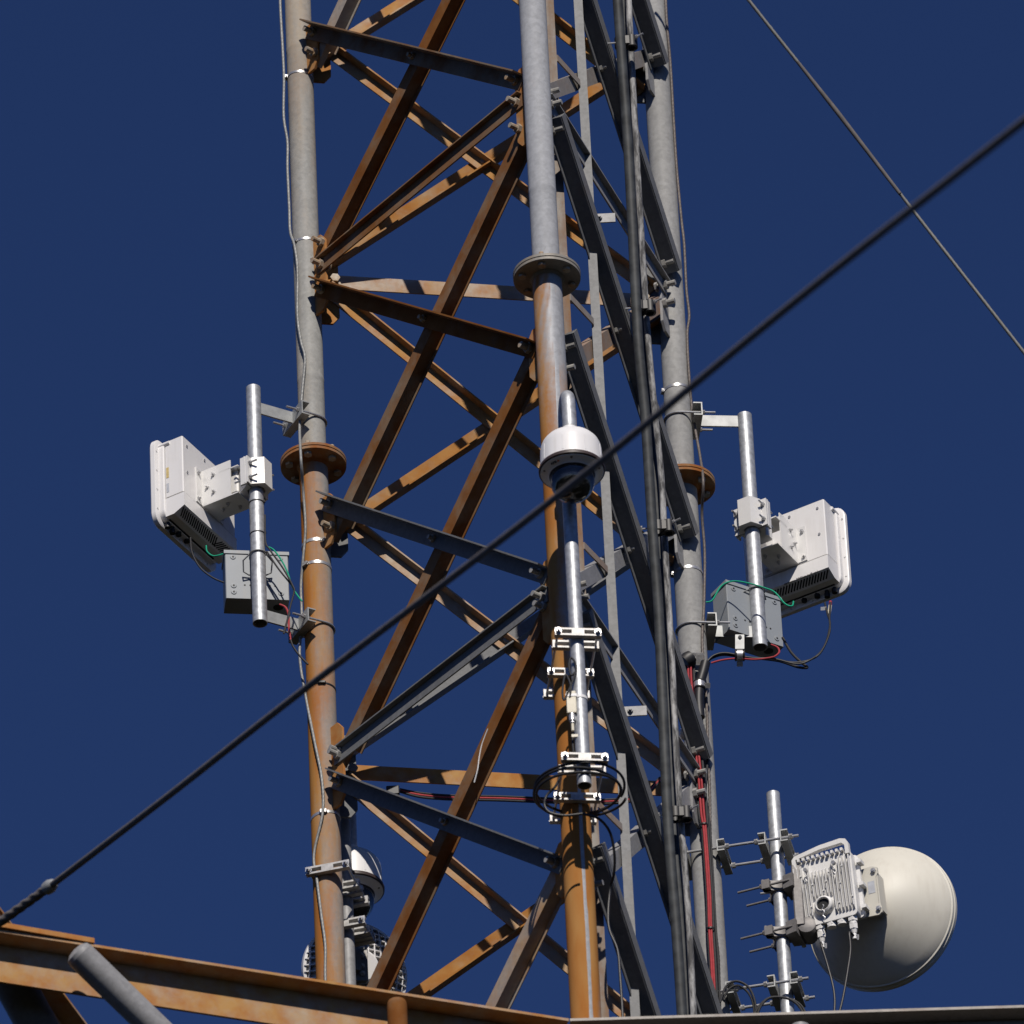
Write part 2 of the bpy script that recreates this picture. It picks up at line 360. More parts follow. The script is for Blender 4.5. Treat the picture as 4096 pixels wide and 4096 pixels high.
UP = V((0, 0, 1)); EX = V((1, 0, 0)); EY = V((0, 1, 0))

# ------------------------------------------------------------------ ground (far below the frame, lit by the same sun)
g = MB().add([(-3000, -3000, GROUND), (3000, -3000, GROUND), (3000, 3000, GROUND), (-3000, 3000, GROUND)], [(0, 1, 2, 3)]).build('ground', 'ground'); g['kind'] = 'structure'

# ------------------------------------------------------------------ the tower
tower = thing('lattice_tower', 'tall three-legged lattice tower of round pipe legs and rusty angle braces', 'tower', (0, 0, GROUND))
legs = {}
for key, A, mat in (('L', LL, 'leg_left'), ('M', LM, 'leg_near'), ('R', LR, 'leg_right')):
    mb = MB(); n = 56
    zs = [GROUND] + [-6+.25*i for i in range(24)] + [-.0126]
    mb.lathe([(.0575, z) for z in zs], A, UP, n)
    # the thinner upper tube, with faint weld beads
    up = [(.054, .0126), (.054, .3)]
    for zb in (.42, 2.14):
        up += [(.054, zb-.012), (.0552, zb-.004), (.0552, zb+.004), (.054, zb+.012)]
    up += [(.054, 6.0)]
    mb.lathe(up, A, UP, n)
    lab = {'L': 'left leg, tan rust above its flange and orange rust below', 'M': 'nearest leg, clean grey above its flange and orange below', 'R': 'right leg, mostly plain grey zinc'}[key]
    # galv() reads object coordinates; shift so that z = 0 is the flange plane
    o = legs[key] = mb.build('leg', mat, tower, label=lab)
    if key != 'R':                                # each tube section has weathered in its own way
        o.data.materials.append(M['leg_left_low' if key == 'L' else 'leg_near_up'])
        for p in o.data.polygons: p.material_index = 1 if ((p.center.z+GROUND) < 0) == (key == 'L') else 0
# material profiles above were written for flange-plane heights: put leg meshes in an object space with that origin
for o in legs.values():
    for v in o.data.vertices: v.co.z += GROUND
    o.location = (0, 0, -GROUND)
def sub(o):          # children of a leg inherit its shift
    o.location = V(o.location)
    return o
def legpart(mb, name, mat, key, label=None):
    o = mb.build(name, mat, legs[key], label=label)
    for v in o.data.vertices: v.co.z += GROUND
    return o
# bolted ring flanges
for key, A in (('L', LL), ('M', LM), ('R', LR)):
    mb = MB(); Rf = .133
    mb.lathe([(.05, .0006), (Rf-.002, .0006), (Rf, .0022), (Rf, .0135), (Rf-.002, .015), (.05, .015)], A, UP, 64)
    mb.lathe([(.05, -.015), (Rf-.003, -.015), (Rf-.001, -.0135), (Rf-.001, -.0022), (Rf-.003, -.0006), (.05, -.0006)], A, UP, 64)
    mb.lathe([(.0565, .015), (.065, .0152), (.055, .026)], A, UP, 40); mb.lathe([(.059, -.026), (.068, -.0152), (.058, -.015)], A, UP, 40)
    legpart(mb, 'flange', {'M': 'flange_grey', 'L': 'flange', 'R': 'flange'}[key], key)
    bo = MB()
    for i in range(6):
        a = R(60*i+20); p = A+V((math.cos(a)*.102, math.sin(a)*.102, 0))
        bo.hexa(p+UP*.015, p+UP*.029, .0165); bo.cyl(p+UP*.029, p+UP*.042, .0095, 10)
        bo.hexa(p-UP*.015, p-UP*.027, .0165); bo.cyl(p-UP*.02, p+UP*.02, .0095, 8); bo.nx()
    for o in bo.each('flange_bolt', 'bolt_rust' if key != 'R' else 'bolt', legs[key]):
        for v in o.data.vertices: v.co.z += GROUND

FULL = (3.382, .944, -1.494, -3.932)
def face(A, B):
    t_ = (B-A).normalized(); return t_, t_.cross(UP)
def section(mb, P, Q, X, Y, poly):
    mb.prism(poly, P, X, Y, Q-P)
def Lpoly(a, b_, th, s=1):
    """angle: leg a along -x from the heel at (0,0), leg b along s*y"""
    return [(0, 0), (-a, 0), (-a, s*th), (-th, s*th), (-th, s*b_), (0, s*b_)]
faces = {'LM': (LL, LM), 'MR': (LM, LR), 'RL': (LR, LL)}
TH = .0065
def node_z(kind, F, Hh):
    return {'SF': (F-.138, Hh-.012), 'SH': (Hh-.006, F+.117), 'RF': (F+.072, Hh-.018), 'RH': (Hh-.10, F-.10)}[kind]
NEAR = {(1.016, 2.145): (1.065, 2.137), (-.375, .844): (-.375, .806), (-1.422, -.293): (-1.469, -.292), (-2.813, -1.594): (-2.765, -1.544)}
def brace(fc, kind, zA, zB, mat, bmat, u0=.078, u1=1.422, nuts=True):
    if fc == 'LM' and kind == 'R': zA, zB = NEAR.get((round(zA, 3), round(zB, 3)), (zA, zB))
    A, B = faces[fc]; t_, n = face(A, B)
    P = A+t_*.12+UP*zA; Q = A+t_*1.38+UP*zB
    d = (Q-P).normalized(); P = P-d*((.12-u0)/abs(d.dot(t_))); Q = Q+d*((u1-1.38)/abs(d.dot(t_)))
    q = UP-d*UP.dot(d); q.normalize()               # up, square to the brace in the plane of the face
    mb = MB(); bo = MB()
    if kind == 'S':                                 # on the outside of the gussets
        O = n*.006
        if fc == 'MR':                              # zed-bent brace: flange up outside, web, lip down inside
            a = .062; w = .06
            poly = [(-.012, 0), (-.012, TH), (0, TH), (0, 0)]
            z = [(-.0185, 0), (-.0185, .005), (-.005, .005), (-.005, w), (a-.005, w), (a-.005, w+.005), (-.01, w+.005), (-.01, .005)]
            section(mb, P+O, Q+O, q, n, [(-.036, 0), (-.036, .005), (-.005, .005), (-.005, w), (a, w), (a, w+.005), (-.0001, w+.005), (0, 0)])
        elif fc == 'RL':                            # angle with its lower leg pointing into the tower
            a, w = .068, .052
            section(mb, P+O-q*a*.5, Q+O-q*a*.5, q, n, [(0, 0), (a, 0), (a, -TH), (TH, -TH), (TH, -w), (0, -w)])
        else:                                       # angle with its top leg standing out
            a, w = .066, .066
            section(mb, P+O+q*a*.5, Q+O+q*a*.5, q, n, Lpoly(a, w, TH))
    else:                                           # rising brace on the inside of the gussets
        O = n*-.006
        if fc == 'LM':                              # flange in the face, web running inwards from its lower edge, small lip
            a, w, lip = .066, .050, .017
            x0 = -a*.5
            poly = [(x0+a, 0), (x0, 0), (x0, -w), (x0-lip, -w), (x0-lip, -w-.004), (x0+TH, -w-.004), (x0+TH, -TH), (x0+a, -TH)]
            cope = .055/abs(d.dot(t_))
            P2, Q2 = P+d*cope, Q-d*cope
            section(mb, P2+O, Q2+O, q, n, poly)
            stub = [(x0+a, 0), (x0, 0), (x0, -.028), (x0+TH, -.028), (x0+TH, -TH), (x0+a, -TH)]
            section(mb, P+O, P2+O, q, n, stub); section(mb, Q2+O, Q+O, q, n, stub)
        elif fc == 'RL':                            # two inch angle, leg at the top pointing into the tower
            a, w = .054, .045
            section(mb, P+O+q*a*.5, Q+O+q*a*.5, q, n, [(0, 0), (-a, 0), (-a, -TH), (-TH, -TH), (-TH, -w), (0, -w)])
        else:
            a, w = .066, .05
            section(mb, P+O+q*a*.5, Q+O+q*a*.5, q, n, [(0, 0), (-a, 0), (-a, -TH), (-TH, -TH), (-TH, -w), (0, -w)])
    o = mb.build('diagonal_brace', mat, tower, .5)
    e = .035/abs(d.dot(t_))
    side = 1 if kind == 'S' else 1
    for p in (P+d*e*1.0, Q-d*e*1.0):
        base = .0125 if kind == 'S' else .006
        bo.bolt(p+n*base, n, .0115, .0205, .034, .026)
    if kind == 'S':                                 # bolt at the crossing
        c = (P+Q)*.5; bo.bolt(c+n*.0125, n, .009, .016, .016, .022)
    bo.each('bolt', bmat, o)
    return o
def hstrut(fc, F, mat, bmat):
    A, B = faces[fc]; t_, n = face(A, B)
    P = A+t_*.082+UP*F; Q = A+t_*1.418+UP*F; O = n*.006; a, w = .068, .029
    mb = MB(); section(mb, P+O+UP*a*.5, Q+O+UP*a*.5, UP, n, Lpoly(a, w, TH))
    o = mb.build('horizontal_strut', mat, tower, .5)
    bo = MB()
    for p in (P+t_*.03, Q-t_*.03): bo.bolt(p+n*.0125, n, .0115, .0205, .034, .026)
    bo.each('bolt', bmat, o)
LMM = {(.944, 'SH'): 'rust', (.944, 'RF'): 'rust', (.944, 'SF'): 'rust', (.944, 'RH'): 'rust', (.944, 'H'): 'rust',
       (-1.494, 'SH'): 'zinc_dull', (-1.494, 'RF'): 'rust', (-1.494, 'SF'): 'zinc_dull', (-1.494, 'RH'): 'rust', (-1.494, 'H'): 'zinc_dull'}
RLM = {(.944, 'SH'): 'rust_orange', (.944, 'RF'): 'rust_pale', (.944, 'SF'): 'rust_orange', (.944, 'RH'): 'rust_pale', (-1.494, 'RF'): 'rust_pale', (-1.494, 'SH'): 'zinc_dull', (-1.494, 'RH'): 'rust_pale', (-1.494, 'SF'): 'rust_orange'}
for fc in faces:
    for F in FULL:
        Ht, Hb = F+1.219, F-1.219
        bm_ = 'bolt' if (fc == 'MR' or F < -1) else 'bolt_rust'
        def mt(k):
            if fc == 'MR': return 'zinc' if k != 'RX' else 'rust_mid'
            return (LMM if fc == 'LM' else RLM).get((F, k), 'rust_pale')
        if F > -3:
            hstrut(fc, F, {'LM': LMM.get((F, 'H'), 'rust'), 'MR': 'zinc', 'RL': 'rust_pale'}[fc], bm_)
        # half panel above the level
        if F < 3:
            zt, zb = node_z('SH', F, Ht); brace(fc, 'S', zt, zb, mt('SH') if fc != 'MR' else 'zinc_dull', bm_)
            zb, zt = node_z('RF', F, Ht); brace(fc, 'R', zb, zt, mt('RF') if fc != 'MR' else ('rust_mid' if F > 0 else 'zinc'), bm_)
        # half panel below the level
        if F > -3:
            zt, zb = node_z('SF', F, Hb); brace(fc, 'S', zt, zb, mt('SF') if fc != 'MR' else 'zinc_dull', bm_)
            zb, zt = node_z('RH', F, Hb); brace(fc, 'R', zb, zt, mt('RH') if fc != 'MR' else ('rust_mid' if F > 0 else 'zinc'), bm_)
# gusset plates welded to the legs in the planes of the faces
def gusset(key, fc, zc, full):
    A, B = faces[fc]; t_, n = face(A, B)
    P = {'L': LL, 'M': LM, 'R': LR}[key]; s = 1 if P == A else -1
    T = t_*s; w0, w1 = .048, .128; h = .195 if full else .125; zc = zc - (.03 if full else .055)
    ch = .028
    pts = [(w0, -h), (w1-ch, -h), (w1, -h+ch*1.3), (w1, h-ch*1.3), (w1-ch, h), (w0, h)]
    mb = MB().prism(pts, P+UP*zc-n*.0055, T, UP, n*.011)
    rusty = (key == 'L' and fc == 'LM') or (key == 'M' and fc == 'LM' and zc > -3) or (key == 'L' and zc > 0)
    legpart(mb, 'gusset_plate', 'gusset_rust' if rusty else ('zinc' if fc == 'MR' else 'zinc_dull'), key)
for key, fcs in (('L', ('LM', 'RL')), ('M', ('LM', 'MR')), ('R', ('MR', 'RL'))):
    for fc in fcs:
        for F in FULL[1:3]: gusset(key, fc, F, True)
        for Hh in (2.163, -.275, -2.713): gusset(key, fc, Hh, False)

# pale paint run down one long near brace
n_ = face(LL, LM)[1]
pr_ = [PN(x, y, LM-n_*.0055, n_) for x, y in ((1952, 2915), (1938, 2950), (1926, 2985), (1917, 3030), (1911, 3075), (1897, 3130))]
MB().tube(spline(pr_, 6), .0028, 6).build('paint_run', 'tag_white', tower)

# ------------------------------------------------------------------ narrow ladder of two angle rails inside the tower
lad = thing('cable_ladder', 'narrow two-rail steel cable ladder running up inside the tower behind the nearest leg', 'ladder', (LM.x+.1, LM.y+.3, GROUND))
yA = LM.y+.26; yB = yA+.20
def rail(px, Y, mat, w):
    p = [PY(x, y, Y) for x, y in px]
    x = sum(q.x for q in p)/len(p)
    mb = MB().prism([(-w/2, 0), (w/2, 0), (w/2, .005), (-w/2+.005, .005), (-w/2+.005, .05), (-w/2, .05)], V((x, Y, -6)), EX, EY, UP*12)
    mb.build('rail', mat, lad); return x
xA = rail([(2203, 100), (2224, 1000), (2262, 1262), (2317, 2060), (2378, 3010), (2424, 3925)], yA, 'rail_rusty', .032)
xB = rail([(2313, 103), (2334, 517), (2374, 1160), (2432, 2110), (2502, 3217), (2522, 3562)], yB, 'rail', .036)
zr = PY(2338, 1229, (yA+yB)/2).z
for k in range(-4, 4):
    z = zr+k*1.219
    mb = MB(); a = V((xA+.018, yA+.03, z)); b_ = V((xB-.012, yB-.004, z)); dd = (b_-a).normalized()
    mb.obox((a+b_)/2, dd, dd.cross(UP), UP, (b_-a).length/2, .003, .016); mb.build('rung', 'rust_mid', lad)
for px, py in ((2416, 873), (2540, 2845)):                # short slotted brackets holding the rails
    c = PY(px, py, yB+.02)
    mb = MB(); mb.obox(c, EX, EY, UP, .045, .003, .022); mb.obox(c+V((0, .025, .019)), EX, EY, UP, .045, .025, .003)
    mb.bolt(c+V((-.018, -.004, 0)), -EY, .006, .011, .008, .004); mb.build('bracket', 'zinc', lad)

# ------------------------------------------------------------------ thick coax cables up the right-hand face
tMR, nMR = face(LM, LR)
coA = LM+nMR*.13
def coax_pts(px, off): return spline([PN(x, y, LM+nMR*off, nMR) for x, y in px], 6)
main = [(2449, -420), (2458, -200), (2470, 0), (2492, 300), (2513, 600), (2529, 900), (2553, 1366), (2582, 1676), (2609, 2110), (2633, 2421), (2649, 2783), (2668, 3217), (2685, 3476), (2705, 3717), (2726, 4028), (2740, 4300)]
second = [(x+24, y) for x, y in main]
worn = [(2508, -420), (2512, -200), (2515, 0), (2533, 362), (2553, 725), (2572, 1050), (2593, 1366), (2622, 1676), (2645, 1904), (2662, 2214), (2684, 2576), (2706, 3010), (2726, 3321), (2742, 3500), (2757, 3717), (2773, 4028), (2785, 4300)]
GC = 'coax cables clamped up the right side of the tower'
single(MB().tube(coax_pts(main, .12), .0205, 14), 'coax_cable', 'coax', 'thickest smooth black coax cable, leftmost of the run up the right side', 'cable', GC)
single(MB().tube(coax_pts(second, .075), .0165, 12), 'coax_cable', 'coax', 'black coax cable pressed behind the thickest one', 'cable', GC)
single(MB().tube(coax_pts(worn, .12), .0128, 12), 'coax_cable', 'coax_worn', 'thin coax cable with chalky worn grey sheath, beside the thickest black one', 'cable', GC)
GH = 'cable hangers on the coax run'
for i, (px, py, lab) in enumerate(((2490, 172, 'black cable hanger round the coax run level with the top of the nearest leg, topmost'), (2562, 1232, 'black cable hanger round the coax run just right of the flange on the nearest leg'), (2636, 2112, 'black cable hanger round the coax run right of the clear camera dome'), (2706, 3258, 'black cable hanger round the coax run level with the black cable coil, lowest'))):
    c = PN(px, py, LM+nMR*.12, nMR); X = (EX-nMR*EX.dot(nMR)).normalized(); 
    h = thing('cable_hanger', lab, 'cable hanger', c, GH)
    mb = MB(); 
    mb.lathe([(.0215, -.024), (.0285, -.022), (.0285, .022), (.0215, .024)], c-EX*.004, UP, 24, closed=True)
    mb.lathe([(.014, -.03), (.0235, -.028), (.0235, .026), (.014, .028)], c+EX*.038, UP, 24, closed=True)
    mb.obox(c+EX*.017-EY*.012, EX, EY, UP, .011, .012, .02)
    mb.build('clamp_body', 'black', h)
    b2 = MB(); b2.cyl(c+V((.055, -.03, .004)), c+V((.085, -.045, .008)), .004, 8); b2.hexa(c+V((.055, -.03, .004)), c+V((.063, -.034, .005)), .008)
    b2.cyl(c+V((-.07, -.02, -.016)), c+V((-.02, -.02, -.014)), .004, 8); b2.hexa(c+V((-.072, -.02, -.016)), c+V((-.066, -.02, -.016)), .013)
    b2.build('bolt', 'steel', h)

# ------------------------------------------------------------------ wire ropes lying on the outer legs
def on_leg(px, py, A, r, extra):
    p = PY(px, py, A.y-r)
    dx = p.x-A.x; dy = math.sqrt(max(r*r-dx*dx, 0)) if abs(dx) < r else 0
    return PY(px, py, A.y-dy-extra)
ropeL = [(1112, -300), (1119, -120), (1121, 20), (1131, 200), (1136, 315), (1135, 466), (1150, 569), (1150, 673), (1157, 828), (1161, 926), (1178, 983), (1190, 1081), (1190, 1262), (1204, 1366), (1220, 1433), (1211, 1547), (1199, 1702), (1204, 1832), (1213, 1960), (1222, 2110), (1213, 2230), (1204, 2343), (1207, 2473), (1199, 2628), (1222, 2780), (1259, 2969), (1287, 3114), (1291, 3249), (1256, 3419), (1269, 3528), (1285, 3657), (1301, 3780), (1301, 3899), (1308, 4100), (1320, 4400)]
ropeR = [(2655, -300), (2660, -120), (2666, 67), (2682, 259), (2694, 466), (2707, 673), (2726, 880), (2737, 980), (2746, 1159), (2757, 1262), (2749, 1340), (2756, 1495), (2770, 1650), (2801, 1829), (2813, 1929), (2808, 2059), (2819, 2214), (2816, 2421), (2809, 2576), (2826, 2803), (2832, 3010), (2839, 3166), (2841, 3321), (2845, 3459), (2852, 3588), (2853, 3666), (2873, 3821), (2878, 4028), (2884, 4300)]
for px, A, r_, mat, lab in ((ropeL, LL, .057, 'rope', 'twisted grey wire rope strapped down the front of the left leg'), (ropeR, LR, .057, 'rope_brown', 'twisted brownish wire rope running down beside the right leg')):
    def flare(p):     # lies on the wider flange where it passes it
        return p
    pts = [on_leg(x, y, A, r_, .014) for x, y in px]
    out = []
    for p in pts:
        z = abs(p.z); e = max(0, 1-z/.22)*.085
        d = CAM-p; d.normalize(); out.append(p+d*e*1.6)
    pts = resample(spline(out, 10), .004)
    single(MB().tube(pts, .0055, 18, lobes=6, lay=.02), 'wire_rope', mat, lab, 'wire rope', smooth=1.2)
# second thin black lines beside the red cables run later

# ------------------------------------------------------------------ steel bands and ties round the legs
def band(px, py, A, r, tilt, mat, label, h=.0075, lug=0, name='hose_clamp', cat='pipe strap', group='steel bands round the legs'):
    c = PY(px, py, A.y); c = V((A.x, A.y, c.z))
    ax = (UP+EX*tilt[0]+EY*tilt[1]).normalized()
    mb = MB().lathe([(r+.0002, -h), (r+.0022, -h), (r+.0022, h), (r+.0002, h)], c, ax, 40, closed=True)
    if lug is not None:
        a = lug; d = V((math.sin(a), -math.cos(a), 0)); T = d.cross(UP)
        p = c+d*(r+.006); p = p-ax*0 + UP*(-(tilt[0]*d.x+tilt[1]*d.y)*r)
        mb.obox(p, T, d, UP, .012, .005, h*1.25); mb.cyl(p-T*.016, p+T*.016, .004, 8)
    return single(mb, name, mat, label, cat, group)
band(1198, 318, LL, .054, (.1, 0), 'steel', 'thin steel band near the top of the left leg, above the tan stretch', .005, R(-80))
band(1227, 985, LL, .054, (-.02, 0), 'steel', 'bright steel band on the left leg at the upper rusty brace joint', .005, R(-50))
band(1268, 2190, LL, .0575, (-.02, 0), 'steel', 'wide steel band with right-hand buckle on the left leg, first below the flange', .007, R(40))
band(1270, 2280, LL, .0575, (.03, 0), 'steel', 'shiny steel band on orange left leg, second below the left flange', .0065, R(-45))
band(1283, 2765, LL, .0575, (.03, 0), 'black', 'thin black cable tie round the orange left leg under the guy wire', .0035, R(5), 'cable_tie', 'cable tie', 'black cable ties')
band(1297, 3280, LL, .0575, (-.1, 0), 'steel', 'dark steel band on the left leg below the lowest visible joint, holding the rope', .006, R(-5))
band(2704, 1570, LR, .054, (-.06, 0), 'steel', 'bright steel band on the grey right leg above the upper arm of the antenna pole', .006, R(-75))
band(2744, 2300, LR, .0575, (-.02, 0), 'steel', 'steel band with a left-hand lug on the right leg below its flange', .006, R(-82))

# ------------------------------------------------------------------ guy wires and the frame at the bottom
pm = PY(2275, 4074, LM.y-.10); zF = pm.z
tip = PZ(-130, 3698, zF); 
pr = PZ(4330, 4013, zF)
star = thing('torque_arm_frame', 'horizontal frame of heavy rusty angle arms around the tower foot, crossing the bottom edge', 'steel frame', (LM.x, LM.y, zF-.2))
def arm(P, Q, a, w, th, mat, name='frame_arm'):
    d = (Q-P).normalized(); n = d.cross(UP).normalized()
    if n.dot(V((0, -1, 0))) < 0: n = -n
    P, Q = P-n*w, Q-n*w                           # the outer lip of the top leg runs from P to Q
    mb = MB(); section(mb, P, Q, UP, n, Lpoly(a, w, th)); return mb.build(name, mat, star, .5), d, n
o1, d1, n1 = arm(tip, pm, .17, .092, .011, 'rust_pale')
o2, d2, n2 = arm(pm+(pr-pm).normalized()*.004, pr, .17, .092, .011, 'rust_mid')
# rusty tip plate on top of the left arm
a0 = PZ(20, 3690, zF+.024); a1 = PZ(378, 3752, zF+.024)
dd = (a1-a0).normalized(); nn = V((dd.y, -dd.x, 0)); nn = nn if nn.y < 0 else -nn
mb = MB(); mb.prism([(-.4, 0), ((a1-a0).length, 0), ((a1-a0).length, -.16), (-.4, -.16)], a0-UP*.021, dd, nn, UP*.021)
mb.build('tip_plate', 'gusset_rust', star)
def sp(px, Y, mat, r, name='stiffener_pipe'):
    pts = [PY(x, y, Y) for x, y in px]
    return pts
# round stiffeners under the arms
Y1 = PZ(330, 3790, zF-.02).y
p0 = PY(322, 3822, Y1-.07); p1 = PY(700, 4190, Y1+.12)
MB().cyl(p0, p0+(p1-p0).normalized()*2.2, .054, 28).lathe([(.054, 0), (.05, .016), (.03, .028), (0, .032)], p0, -(p1-p0).normalized(), 28).build('stiffener_pipe', 'zinc', star)
p0 = PY(1588, 4020, PZ(1588, 3990, zF).y-.06)
MB().cyl(p0, p0-UP*1.2, .037, 24).lathe([(.037, 0), (.033, .014), (.018, .024), (0, .027)], p0, UP, 24).build('stiffener_pipe', 'rust', star)
p0 = PY(3200, 4108, PZ(3200, 4050, zF).y-.06)
MB().cyl(p0, p0-UP*1.2, .037, 24).build('stiffener_pipe', 'zinc', star)
p0 = PY(10, 3850, tip.y+.25); p1 = PY(235, 4260, tip.y+.5)
MB().cyl(p0-(p1-p0)*.4, p1, .075, 28).build('stiffener_pipe', 'zinc_dull', star)
q0 = PY(60, 3850, tip.y+.55); q1 = PY(330, 4210, tip.y+1.0)
mb = MB(); dq = (q1-q0).normalized(); nq = dq.cross(UP).normalized(); nq = nq if nq.y < 0 else -nq
section(mb, q0-dq*.3, q1+dq*.6, nq.cross(dq), nq, Lpoly(.13, .09, .01)); mb.build('frame_arm', 'rust_pale', star)
# near guy wire: from the arm tip down and over past the camera's right to its ground anchor
gA = PY(-150, 3795, tip.y-.05)
X1 = PD(201, 3545, (gA-CAM).length-.35)
far = PD(4092, 488, 27.0)
mid = PD(1219, 2756, 0.0+(X1-CAM).length*.74+27*.26)
line = [X1, PD(700, 3163, (X1-CAM).length*.87+27*.13), mid, PD(2205, 2003, (X1-CAM).length*.49+27*.51), PD(3200, 1190, (X1-CAM).length*.23+27*.77), far]
dirg = (far-line[-2]).normalized(); k = (GROUND-far.z)/dirg.z
gw = thing('guy_wire', 'thick dark out-of-focus guy wire slanting across the whole picture in front of the tower', 'guy wire', far, 'guy wires of the tower')
MB().tube(spline(line+[far+dirg*min(k, 60)*f_ for f_ in (.1, .4, 1)], 8), .0125, 12).build('wire', 'guy', gw)
grip = resample([gA-(X1-gA)*.6, gA, X1], .012)
MB().tube(grip, .017, 14, lobes=3, lay=.05).build('grip_sleeve', 'guy', gw, 1.0)
MB().lathe([(.013, -.03), (.024, -.022), (.026, 0), (.02, .02), (.013, .028)], X1, (X1-gA).normalized(), 20).build('grip_ferrule', 'bracket', gw)
g2 = [PD(2640, -460, 40.2), PD(2994, 0, 40.0), PD(3339, 435, 39.8), PD(3657, 848, 39.6), PD(4096, 1410, 39.3)]
d2_ = (g2[-1]-g2[-2]).normalized(); g2.append(g2[-1]+d2_*2); g2.append(g2[-1]+d2_*14)
gw2 = thing('guy_wire', 'thin guy wire in focus crossing only the upper right corner of the sky', 'guy wire', g2[1], 'guy wires of the tower')
MB().tube(resample(spline(g2, 6), .012), .0072, 14, lobes=6, lay=.03).build('wire', 'guy_grey', gw2, 1.2)
MB().tube([PD(3190, 247, 39.87), PD(3345, 443, 39.79), PD(3600, 775, 39.62)], .0098, 12, rs=[.0074, .0104, .0078]).build('splice_sleeve', 'guy', gw2)

# ------------------------------------------------------------------ side poles with flat radio antennas
def hdir(a): return V((math.sin(a), -math.cos(a), 0))
def side_pole(side, A, top, bot, Yoff, arms, label, arm_end):
    """pole held by two arms from channel clamps on the leg"""
    Y = A.y+Yoff
    T = PY(*top, Y); Bm = PY(*bot, Y); x = (T.x+Bm.x)/2
    T = V((x, Y, T.z)); Bm = V((x, Y, Bm.z))
    th = thing('antenna_pole', label, 'antenna pole', Bm, 'galvanised poles carrying the side antennas')
    MB().hollow(Bm, T, .0295, .004, 36).lathe([(0, 0), (.0293, 0), (.0295, -.002)], T, UP, 36).build('pole', 'pipe', th)
    for (px, py) in arms:
        z = PY(px, py, Y).z
        a = V((x, Y, z)); c = V((A.x, A.y, z)); d = (c-a).normalized(); T2 = d.cross(UP)
        L_ = (c-a).length
        rleg = .054 if z > 0 else .0575
        e = a+d*(L_-rleg-.036)
        mb = MB(); mb.obox((a+d*.02+e)/2, d, T2, UP, (e-a-d*.02).length/2, .004, .027)
        mb.build('arm', 'bracket', th)
        # channel across the leg
        mb = MB(); hw = .085
        poly = [(0, -.032), (0, .032), (.036, .032), (.036, .027), (.005, .027), (.005, -.027), (.036, -.027), (.036, -.032)]
        mb.prism(poly, e-T2*hw, d, UP, T2*2*hw); mb.build('channel_clamp', 'bracket', th)
        # u-bolt round the leg
        ru = rleg+.0045; pts = []
        for k in range(17):
            an = math.pi*(k/16)
            pts.append(c+T2*ru*math.cos(an)+d*ru*math.sin(an))
        pts = [e-d*.055+T2*ru]+[c+T2*ru]+pts[1:-1]+[c-T2*ru, e-d*.055-T2*ru]
        mb = MB(); mb.tube(pts, .0045, 10)
        for s in (1, -1): mb.hexa(e-d*.001+T2*ru*s, e-d*.012+T2*ru*s, .0095)
        mb.build('u_bolt', 'steel', th)
    return th, x, Y, T.z, Bm.z
poleL, xL, YL, ztL, zbL = side_pole('left', LL, (1015, 1553), (1038, 2494), -.13, [(1060, 1625), (1085, 2455)], 'galvanised pole on two arms from the left leg, carrying a flat antenna', 0)
poleR, xR, YR, ztR, zbR = side_pole('right', LR, (2977, 1662), (3042, 2590), .03, [(2960, 1688), (3010, 2530)], 'galvanised pole on two arms from the right leg, carrying a flat antenna', 0)

